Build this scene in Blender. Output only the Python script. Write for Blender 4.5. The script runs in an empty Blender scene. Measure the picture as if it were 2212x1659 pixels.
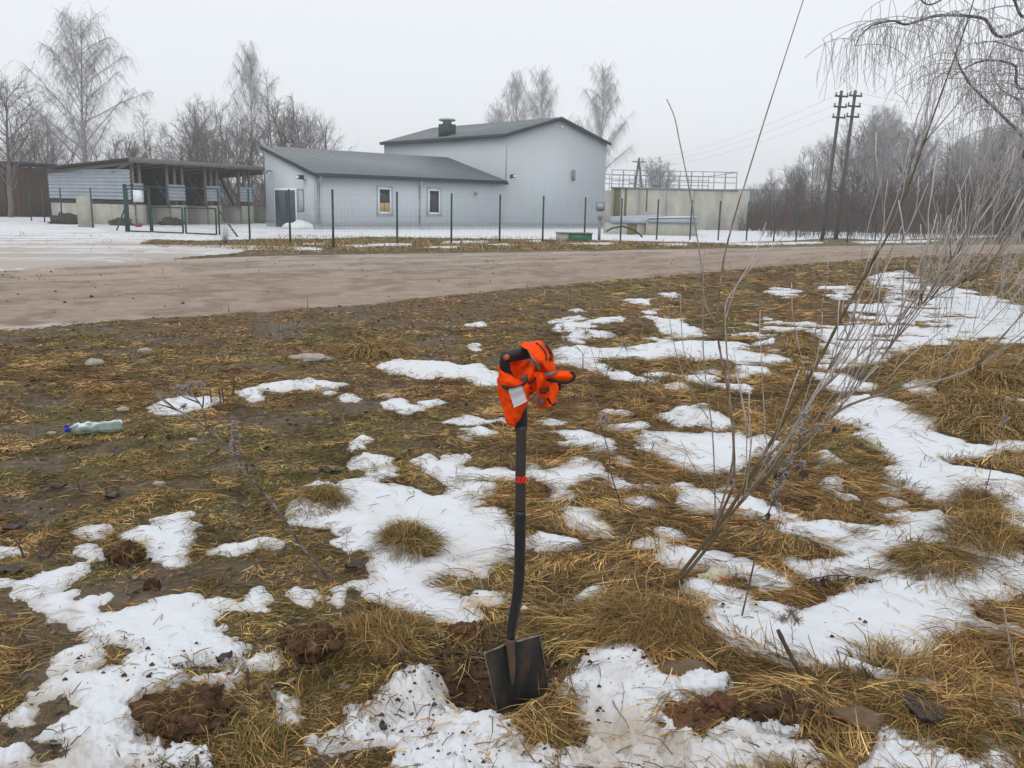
import bpy, math, random
import numpy as np
from mathutils import Matrix, Vector, noise as mnoise

# ------------------------------------------------------------------ camera, sky, sun, exposure
scene = bpy.context.scene
col = scene.collection
F_PX, Y_H, ROLL, EYE = 1905.8, 440.7, math.radians(1.18), 1.55      # in units of a 2212 x 1659 picture
PITCH = math.atan((829.5 - Y_H) / F_PX)
cam_d = bpy.data.cameras.new('camera'); cam = bpy.data.objects.new('camera', cam_d); col.objects.link(cam)
M_CAM = Matrix.Translation((0, 0, EYE)) @ Matrix.Rotation(math.pi / 2 - PITCH, 4, 'X') @ Matrix.Rotation(ROLL, 4, 'Z')
cam.matrix_world = M_CAM
cam_d.sensor_width = 36; cam_d.lens = 36 * F_PX / 2212
cam_d.clip_start = 0.05; cam_d.clip_end = 6000
scene.camera = cam

world = bpy.data.worlds.new('World'); scene.world = world; world.use_nodes = True
SUN_EL, SUN_AZ = math.radians(48), math.radians(200)
nt = world.node_tree; nt.nodes.clear()
n_out = nt.nodes.new('ShaderNodeOutputWorld'); n_bg = nt.nodes.new('ShaderNodeBackground')
n_sky = nt.nodes.new('ShaderNodeTexSky'); n_sky.sky_type = 'NISHITA'; n_sky.sun_disc = False
n_sky.sun_elevation = SUN_EL; n_sky.sun_rotation = SUN_AZ; n_sky.dust_density = 4.0; n_sky.air_density = 1.0
n_mix = nt.nodes.new('ShaderNodeMix'); n_mix.data_type = 'RGBA'; n_mix.inputs[0].default_value = 0.93
n_mix.inputs[7].default_value = (8.35, 8.7, 9.1, 1)                # the closed cloud cover
nt.links.new(n_sky.outputs[0], n_mix.inputs[6]); nt.links.new(n_mix.outputs[2], n_bg.inputs[0])
n_bg.inputs[1].default_value = 0.1
nt.links.new(n_bg.outputs[0], n_out.inputs[0])

sun_d = bpy.data.lights.new('sun', 'SUN'); sun = bpy.data.objects.new('sun', sun_d); col.objects.link(sun)
sun_d.energy = 0.6; sun_d.angle = math.radians(40); sun_d.color = (1.0, 0.97, 0.93)
_sd = Vector((math.sin(SUN_AZ) * math.cos(SUN_EL), math.cos(SUN_AZ) * math.cos(SUN_EL), math.sin(SUN_EL)))
sun.rotation_euler = _sd.to_track_quat('Z', 'Y').to_euler()
scene.view_settings.view_transform = 'Standard'; scene.view_settings.look = 'None'
scene.view_settings.exposure = 0.18; scene.view_settings.gamma = 1.0; scene.view_settings.use_curve_mapping = False
scene.render.engine = 'CYCLES'
scene.cycles.max_bounces = 6; scene.cycles.diffuse_bounces = 3; scene.cycles.glossy_bounces = 2
scene.cycles.transmission_bounces = 4; scene.cycles.volume_bounces = 3; scene.cycles.transparent_max_bounces = 8
scene.cycles.use_denoising = True; scene.cycles.denoiser = 'OPENIMAGEDENOISE'; scene.cycles.denoising_input_passes = 'RGB_ALBEDO_NORMAL'; scene.cycles.denoising_prefilter = 'ACCURATE'

# ------------------------------------------------------------------ maths helpers
rng = np.random.default_rng(7)
M3 = np.array(M_CAM.to_3x3())
def ray(x, y):
    return M3 @ np.array([(x - 1106) / F_PX, -(y - 829.5) / F_PX, -1.0])
def gp(x, y, z=0.0):
    """ground point seen at (x, y)"""
    d = ray(x, y); t = (z - EYE) / d[2]
    return np.array([d[0] * t, d[1] * t, z])
def at(x, y, D):
    """point in direction (x, y) at forward distance D metres"""
    d = ray(x, y); t = D / d[1]
    return np.array([d[0] * t, D, EYE + d[2] * t])

def _hash(xi, yi, seed):
    h = (xi.astype(np.int64) * 374761393 + yi.astype(np.int64) * 668265263 + seed * 144269504) & 0xffffffff
    h = ((h ^ (h >> 13)) * 1274126177) & 0xffffffff
    return ((h ^ (h >> 16)) & 0xffffff) / float(0xffffff)
def vnoise(x, y, seed=0):
    x = np.asarray(x, float); y = np.asarray(y, float)
    xi = np.floor(x); yi = np.floor(y); fx = x - xi; fy = y - yi
    fx = fx * fx * (3 - 2 * fx); fy = fy * fy * (3 - 2 * fy)
    a = _hash(xi, yi, seed); b = _hash(xi + 1, yi, seed); c = _hash(xi, yi + 1, seed); d = _hash(xi + 1, yi + 1, seed)
    return (a * (1 - fx) + b * fx) * (1 - fy) + (c * (1 - fx) + d * fx) * fy
def fbm(x, y, octv=3, seed=0):
    s = 0; a = 0.5; t = 0
    for o in range(octv):
        s = s + a * vnoise(x * 2 ** o + 17.3 * o, y * 2 ** o + 9.1 * o, seed + o); t += a; a *= 0.5
    return s / t
def sstep(a, b, x):
    t = np.clip((x - a) / (b - a), 0, 1); return t * t * (3 - 2 * t)

def poly_sd(px, py, poly):
    """signed distance, positive inside"""
    P = np.asarray(poly, float)[:, :2]; out = np.full(px.shape, -9.0)
    lo = P.min(0) - 0.6; hi = P.max(0) + 0.6
    m = (px > lo[0]) & (px < hi[0]) & (py > lo[1]) & (py < hi[1])
    if not m.any(): return out
    x = px[m]; y = py[m]; d2 = np.full(x.shape, 1e9); ins = np.zeros(x.shape, bool)
    for i in range(len(P)):
        a = P[i]; b = P[(i + 1) % len(P)]; e = b - a; L = e @ e + 1e-12
        t = np.clip(((x - a[0]) * e[0] + (y - a[1]) * e[1]) / L, 0, 1)
        d2 = np.minimum(d2, (x - a[0] - t * e[0]) ** 2 + (y - a[1] - t * e[1]) ** 2)
        c = (a[1] > y) != (b[1] > y)
        if abs(e[1]) > 1e-12: ins ^= c & (x < a[0] + (y - a[1]) / e[1] * e[0])
    out[m] = np.where(ins, 1, -1) * np.sqrt(d2); return out

# ------------------------------------------------------------------ mesh helpers
class MB:
    def __init__(s): s.V = []; s.Q = []; s.T = []; s.n = 0; s.C = []
    def add(s, v, quads=None, tris=None, c=None):
        v = np.asarray(v, float).reshape(-1, 3); s.V.append(v)
        if quads is not None and len(quads): s.Q.append(np.asarray(quads, int).reshape(-1, 4) + s.n)
        if tris is not None and len(tris): s.T.append(np.asarray(tris, int).reshape(-1, 3) + s.n)
        if c is not None: s.C.append(np.broadcast_to(np.asarray(c, float), (len(v), 3)))
        s.n += len(v); return s
    def box(s, lo, hi):
        x0, y0, z0 = lo; x1, y1, z1 = hi
        v = [(x0, y0, z0), (x1, y0, z0), (x1, y1, z0), (x0, y1, z0), (x0, y0, z1), (x1, y0, z1), (x1, y1, z1), (x0, y1, z1)]
        return s.add(v, [(0, 3, 2, 1), (4, 5, 6, 7), (0, 1, 5, 4), (1, 2, 6, 5), (2, 3, 7, 6), (3, 0, 4, 7)])
    def bar(s, a, b, w, h=None):
        """square bar from a to b"""
        return s.tube([a, b], [w * .707, w * .707], 4, phase=math.pi / 4)
    def hexa(s, v8):
        return s.add(v8, [(0, 3, 2, 1), (4, 5, 6, 7), (0, 1, 5, 4), (1, 2, 6, 5), (2, 3, 7, 6), (3, 0, 4, 7)])
    def prism(s, poly, axis_from, axis_to):
        """poly: list of 3-D points; extruded by vector"""
        p = np.asarray(poly, float); n = len(p); off = np.asarray(axis_to, float) - np.asarray(axis_from, float)
        v = np.vstack([p, p + off])
        for i in range(n): pass
        q = [(i, (i + 1) % n, n + (i + 1) % n, n + i) for i in range(n)]
        t = [(0, i + 1, i) for i in range(1, n - 1)] + [(n, n + i, n + i + 1) for i in range(1, n - 1)]
        return s.add(v, q, t)
    def tube(s, pts, rad, sides=6, caps=True, phase=0.0, c=None):
        p = np.asarray(pts, float); n = len(p); r = np.broadcast_to(np.asarray(rad, float), (n,))
        d = np.gradient(p, axis=0); d /= (np.linalg.norm(d, axis=1, keepdims=True) + 1e-12)
        ref = np.array([0., 0, 1]) if abs(d[0][2]) < 0.9 else np.array([1., 0, 0])
        u = np.cross(d, ref); u /= (np.linalg.norm(u, axis=1, keepdims=True) + 1e-9); w = np.cross(d, u)
        ang = phase + np.arange(sides) * 2 * math.pi / sides
        ring = p[:, None, :] + r[:, None, None] * (u[:, None, :] * np.cos(ang)[None, :, None] + w[:, None, :] * np.sin(ang)[None, :, None])
        i = np.arange(n - 1)[:, None] * sides; k = np.arange(sides)[None, :]; k2 = (k + 1) % sides
        q = np.stack([i + k, i + k2, i + sides + k2, i + sides + k], -1).reshape(-1, 4)
        t = None
        if caps and sides > 2:
            t = [(0, a + 1, a) for a in range(1, sides - 1)] + [((n - 1) * sides, (n - 1) * sides + a, (n - 1) * sides + a + 1) for a in range(1, sides - 1)]
        cc = None
        if c is not None: cc = np.repeat(np.broadcast_to(np.asarray(c, float), (n, 3)), sides, 0)
        return s.add(ring.reshape(-1, 3), q, t, cc)
    def grid(s, G, flip=False, c=None):
        a, b = G.shape[:2]; i = np.arange(a - 1)[:, None] * b; j = np.arange(b - 1)[None, :]
        q = np.stack([i + j, i + j + 1, i + b + j + 1, i + b + j], -1).reshape(-1, 4)
        if flip: q = q[:, ::-1]
        return s.add(G.reshape(-1, 3), q, c=c)
    def mesh(s, name, smooth=False):
        V = np.vstack(s.V); Q = np.vstack(s.Q) if s.Q else np.zeros((0, 4), int); T = np.vstack(s.T) if s.T else np.zeros((0, 3), int)
        me = bpy.data.meshes.new(name); me.vertices.add(len(V)); me.vertices.foreach_set('co', V.astype(np.float32).ravel())
        loops = np.concatenate([Q.ravel(), T.ravel()]); me.loops.add(len(loops)); me.loops.foreach_set('vertex_index', loops.astype(np.int32))
        st = np.concatenate([np.arange(len(Q)) * 4, len(Q) * 4 + np.arange(len(T)) * 3])
        me.polygons.add(len(st)); me.polygons.foreach_set('loop_start', st.astype(np.int32))
        if smooth: me.polygons.foreach_set('use_smooth', np.ones(len(st), bool))
        me.update(calc_edges=True)
        if s.C:
            C = np.vstack(s.C); ca = me.color_attributes.new('col', 'FLOAT_COLOR', 'POINT')
            ca.data.foreach_set('color', np.hstack([C, np.ones((len(C), 1))]).astype(np.float32).ravel())
        return me
    def build(s, name, mat, parent=None, smooth=False):
        """vertices are in the parent's own space"""
        o = bpy.data.objects.new(name, s.mesh(name, smooth)); col.objects.link(o)
        if mat: o.data.materials.append(mat)
        if parent is not None: o.parent = parent
        return o
    def wbuild(s, name, mat, parent, smooth=False):
        """vertices are in world space; the parent is an unrotated Empty"""
        off = np.zeros(3); q = parent
        while q is not None: off = off + np.array(q.location); q = q.parent
        s.V = [v - off for v in s.V]
        return s.build(name, mat, parent, smooth)

def tag(o, label=None, cat=None, group=None, kind=None):
    if label: o['label'] = label
    if cat: o['category'] = cat
    if group: o['group'] = group
    if kind: o['kind'] = kind
    return o
def thing(name, loc, label, cat, group=None, rz=0.0):
    o = bpy.data.objects.new(name, None); col.objects.link(o); o.location = tuple(loc); o.rotation_euler = (0, 0, rz)
    o.empty_display_size = 0.1
    return tag(o, label, cat, group)
def single(mb, name, mat, loc, label, cat, group=None, smooth=False):
    """a thing that is one mesh, origin at loc"""
    off = np.array(loc, float); mb.V = [v - off for v in mb.V]
    o = mb.build(name, mat, None, smooth); o.location = tuple(loc); return tag(o, label, cat, group)
def copy_tree(o, parent=None):
    c = o.copy(); col.objects.link(c); c.parent = parent
    for ch in o.children:
        copy_tree(ch, c)
    return c

# ------------------------------------------------------------------ materials
def mat(name, c, c2=None, rough=0.7, scale=6.0, bump=0.0, bscale=40.0, metal=0.0, attr=False, spec=0.4, stretch=None, detail=5.0, contrast=(0.35, 0.65), c3=None, scale3=1.5):
    m = bpy.data.materials.new(name); m.use_nodes = True; t = m.node_tree; b = t.nodes['Principled BSDF']
    b.inputs['Roughness'].default_value = rough; b.inputs['Metallic'].default_value = metal
    b.inputs['Specular IOR Level'].default_value = spec
    tc = t.nodes.new('ShaderNodeTexCoord'); vec = tc.outputs['Object']
    if stretch:
        mp = t.nodes.new('ShaderNodeMapping'); mp.inputs['Scale'].default_value = stretch; t.links.new(vec, mp.inputs[0]); vec = mp.outputs[0]
    def noise(sc, det=detail):
        n = t.nodes.new('ShaderNodeTexNoise'); n.inputs['Scale'].default_value = sc; n.inputs['Detail'].default_value = det; n.inputs['Roughness'].default_value = 0.6
        t.links.new(vec, n.inputs['Vector']); return n
    def ramp(src, lo, hi):
        r = t.nodes.new('ShaderNodeMapRange'); r.inputs[1].default_value = lo; r.inputs[2].default_value = hi; t.links.new(src, r.inputs[0]); return r.outputs[0]
    def mix(f, a, b_, blend='MIX'):
        x = t.nodes.new('ShaderNodeMix'); x.data_type = 'RGBA'; x.blend_type = blend
        if isinstance(f, float): x.inputs[0].default_value = f
        else: t.links.new(f, x.inputs[0])
        for i, v in ((6, a), (7, b_)):
            if isinstance(v, tuple): x.inputs[i].default_value = (*v, 1)
            else: t.links.new(v, x.inputs[i])
        return x.outputs[2]
    base = c
    if attr:
        a = t.nodes.new('ShaderNodeAttribute'); a.attribute_name = 'col'; base = a.outputs['Color']
    if c2 is not None:
        base = mix(ramp(noise(scale).outputs[0], *contrast), base if not attr else base, c2)
    if c3 is not None:
        base = mix(ramp(noise(scale3).outputs[0], 0.48, 0.66), base, c3)
    if isinstance(base, tuple): b.inputs['Base Color'].default_value = (*base, 1)
    else: t.links.new(base, b.inputs['Base Color'])
    if bump:
        bn = t.nodes.new('ShaderNodeBump'); bn.inputs['Strength'].default_value = min(1.0, bump); bn.inputs['Distance'].default_value = 0.01
        t.links.new(noise(bscale).outputs[0], bn.inputs['Height']); t.links.new(bn.outputs[0], b.inputs['Normal'])
    return m

m_ground = mat('soil_and_litter', (0.085, 0.064, 0.036), (0.15, 0.115, 0.062), rough=0.8, scale=9, bump=0.9, bscale=45, attr=True, contrast=(0.45, 0.75), spec=0.12)
m_snow = mat('old_snow', (0.8, 0.82, 0.86), rough=0.65, bump=0.35, bscale=120, attr=True, spec=0.25)
m_grass = mat('grass_blades', (0.2, 0.14, 0.06), rough=0.65, attr=True, spec=0.1)
m_road = mat('wet_sand_road', (0.36, 0.28, 0.21), (0.17, 0.12, 0.085), rough=0.75, attr=True, bump=1.0, bscale=9, spec=0.15, scale=7, contrast=(0.5, 1.0), c3=(0.36, 0.29, 0.24), scale3=2.2, detail=8)
m_soil = mat('dug_soil', (0.045, 0.024, 0.013), (0.1, 0.056, 0.032), rough=0.85, scale=25, bump=1.0, bscale=70, c3=(0.13, 0.08, 0.045), scale3=14, spec=0.1)
m_redsoil = mat('reddish_clay', (0.1, 0.048, 0.025), (0.17, 0.09, 0.05), rough=0.85, scale=30, bump=1.0, bscale=60, spec=0.1)
m_stone = mat('brown_stone', (0.13, 0.085, 0.05), (0.2, 0.14, 0.09), rough=0.8, scale=18, bump=0.6, bscale=50, spec=0.1)
m_pale_stone = mat('pale_stone', (0.42, 0.39, 0.33), (0.3, 0.26, 0.2), rough=0.8, scale=20, bump=0.5, bscale=60)
m_leaf = mat('wet_dead_leaf', (0.055, 0.045, 0.045), (0.1, 0.075, 0.06), rough=0.45, scale=30, bump=0.4, bscale=80, spec=0.1)
m_wall = mat('coated_wall_panel', (0.52, 0.565, 0.60), (0.54, 0.58, 0.61), rough=0.5, scale=0.6, bump=0.04, bscale=8)
m_wall_trim = mat('wall_flashing', (0.40, 0.445, 0.48), rough=0.45)
m_plinth = mat('plinth_render', (0.45, 0.48, 0.49), (0.38, 0.40, 0.40), rough=0.8, scale=2.5)
m_roof = mat('roof_sheet', (0.165, 0.192, 0.202), (0.18, 0.207, 0.217), rough=0.5, scale=1.2)
m_fascia = mat('dark_fascia', (0.028, 0.038, 0.04), rough=0.5)
m_white = mat('white_plastic', (0.78, 0.8, 0.82), rough=0.4)
m_glass = mat('window_glass', (0.02, 0.026, 0.034), rough=0.08, spec=0.6)
m_card = mat('cardboard', (0.5, 0.37, 0.16), (0.42, 0.3, 0.13), rough=0.8, scale=3)
m_door = mat('dark_door', (0.035, 0.06, 0.075), (0.045, 0.07, 0.085), rough=0.45, scale=3)
m_greymetal = mat('grey_metal', (0.2, 0.23, 0.25), (0.25, 0.28, 0.3), rough=0.5, scale=8)
m_greenmetal = mat('green_coated_metal', (0.012, 0.05, 0.04), (0.018, 0.065, 0.05), rough=0.5, scale=8)
m_ventgreen = mat('dark_green_paint', (0.012, 0.045, 0.024), (0.02, 0.06, 0.03), rough=0.5, scale=5)
m_greenbox = mat('bright_green_paint', (0.02, 0.14, 0.06), (0.05, 0.16, 0.09), rough=0.5, scale=4)
m_concrete = mat('weathered_concrete', (0.50, 0.485, 0.425), (0.38, 0.365, 0.31), rough=0.85, scale=1.6, bump=0.3, bscale=12, stretch=(1, 1, 0.45))
m_concrete2 = mat('pale_concrete', (0.42, 0.415, 0.35), (0.34, 0.33, 0.27), rough=0.85, scale=3, bump=0.2, bscale=20)
m_moss = mat('mossy_stain', (0.13, 0.11, 0.03), (0.2, 0.18, 0.09), rough=0.9, scale=4)
m_corr = mat('galvanised_corrugated', (0.33, 0.37, 0.42), (0.39, 0.43, 0.47), rough=0.45, scale=2, metal=0.2)
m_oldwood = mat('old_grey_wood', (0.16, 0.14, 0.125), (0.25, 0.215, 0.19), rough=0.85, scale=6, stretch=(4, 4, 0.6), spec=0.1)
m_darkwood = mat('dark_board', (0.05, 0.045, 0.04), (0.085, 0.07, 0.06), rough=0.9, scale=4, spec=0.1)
m_brownboard = mat('brown_board', (0.075, 0.04, 0.024), (0.12, 0.07, 0.04), rough=0.9, scale=3, stretch=(4, 4, 0.5), c3=(0.09, 0.075, 0.035), scale3=2, spec=0.1)
m_pole = mat('weathered_pole', (0.09, 0.088, 0.076), (0.13, 0.125, 0.108), rough=0.9, scale=5, spec=0.1)
m_bark = mat('bare_bark', (0.14, 0.12, 0.11), (0.2, 0.18, 0.17), rough=0.9, scale=3, spec=0.1)
m_birch = mat('birch_bark', (0.34, 0.325, 0.32), (0.12, 0.105, 0.1), rough=0.85, scale=2.5, contrast=(0.5, 0.7), stretch=(1, 1, 2.5))
m_twig = mat('frosted_twigs', (0.4, 0.385, 0.39), (0.5, 0.485, 0.495), rough=0.9, scale=0.8)
m_browntwig = mat('brown_twigs', (0.17, 0.14, 0.125), (0.24, 0.205, 0.19), rough=0.9, scale=0.5, spec=0.1)
m_under = mat('undergrowth_twigs', (0.085, 0.064, 0.05), (0.14, 0.105, 0.085), rough=0.9, scale=0.4, spec=0.1)
m_stem = mat('willow_bark', (0.1, 0.08, 0.05), rough=0.75, attr=True, spec=0.1)
m_black = mat('black_plastic', (0.016, 0.018, 0.02), (0.022, 0.024, 0.026), rough=0.42, scale=30, bump=0.08, bscale=200)
m_shaft = mat('graphite_shaft', (0.05, 0.047, 0.045), (0.062, 0.058, 0.055), rough=0.42, scale=20, metal=0.3)
m_orangeplug = mat('orange_plug', (0.5, 0.12, 0.02), rough=0.5)
m_redmark = mat('red_marking', (0.8, 0.02, 0.012), rough=0.5)
m_blade = mat('spade_steel', (0.03, 0.033, 0.036), (0.065, 0.066, 0.066), rough=0.42, scale=9, metal=0.35, c3=(0.15, 0.098, 0.065), scale3=7, bump=0.25, bscale=60, stretch=(1.6, 1.6, .5), detail=9)
m_rust = mat('rusty_socket', (0.09, 0.06, 0.042), (0.13, 0.08, 0.05), rough=0.7, scale=30, bump=0.3, bscale=90)
m_edge = mat('worn_steel_edge', (0.3, 0.31, 0.32), (0.14, 0.14, 0.14), rough=0.4, metal=0.6, scale=40)
m_orange = mat('orange_fabric', (1.0, 0.085, 0.004), (0.96, 0.075, 0.004), rough=0.85, scale=120, bump=0.15, bscale=500, spec=0.1)
m_piping = mat('black_piping', (0.018, 0.012, 0.012), rough=0.7)
m_reflect = mat('grey_reflective_tape', (0.17, 0.16, 0.165), (0.21, 0.2, 0.2), rough=0.4, scale=80, metal=0.2)
m_label = mat('white_label', (0.66, 0.67, 0.7), (0.62, 0.63, 0.66), rough=0.7, scale=40)
m_cap = mat('blue_cap', (0.02, 0.035, 0.42), rough=0.35)
m_wrapper = mat('crumpled_wrapper', (0.6, 0.6, 0.34), (0.62, 0.6, 0.62), rough=0.4, scale=16, c3=(0.6, 0.16, 0.03), scale3=10)
m_cable = mat('black_hose', (0.012, 0.014, 0.018), rough=0.45)
m_wire = mat('power_wire', (0.3, 0.31, 0.33), rough=0.6)
m_lump = mat('lumpy_snow', (.73, .755, .79), (.62, .6, .58), rough=.65, scale=9, bump=.8, bscale=60, contrast=(.5, .8))
m_hill = mat('far_wood', (0.09, 0.085, 0.08), (0.13, 0.12, 0.11), rough=0.9, scale=0.05)

# bottle plastic: thin milky green plastic
m_bottle = bpy.data.materials.new('green_bottle_plastic'); m_bottle.use_nodes = True
_b = m_bottle.node_tree.nodes['Principled BSDF']; _b.inputs['Base Color'].default_value = (0.42, 0.55, 0.5, 1)
_b.inputs['Roughness'].default_value = 0.22; _b.inputs['Transmission Weight'].default_value = 0.6; _b.inputs['IOR'].default_value = 1.2

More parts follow.
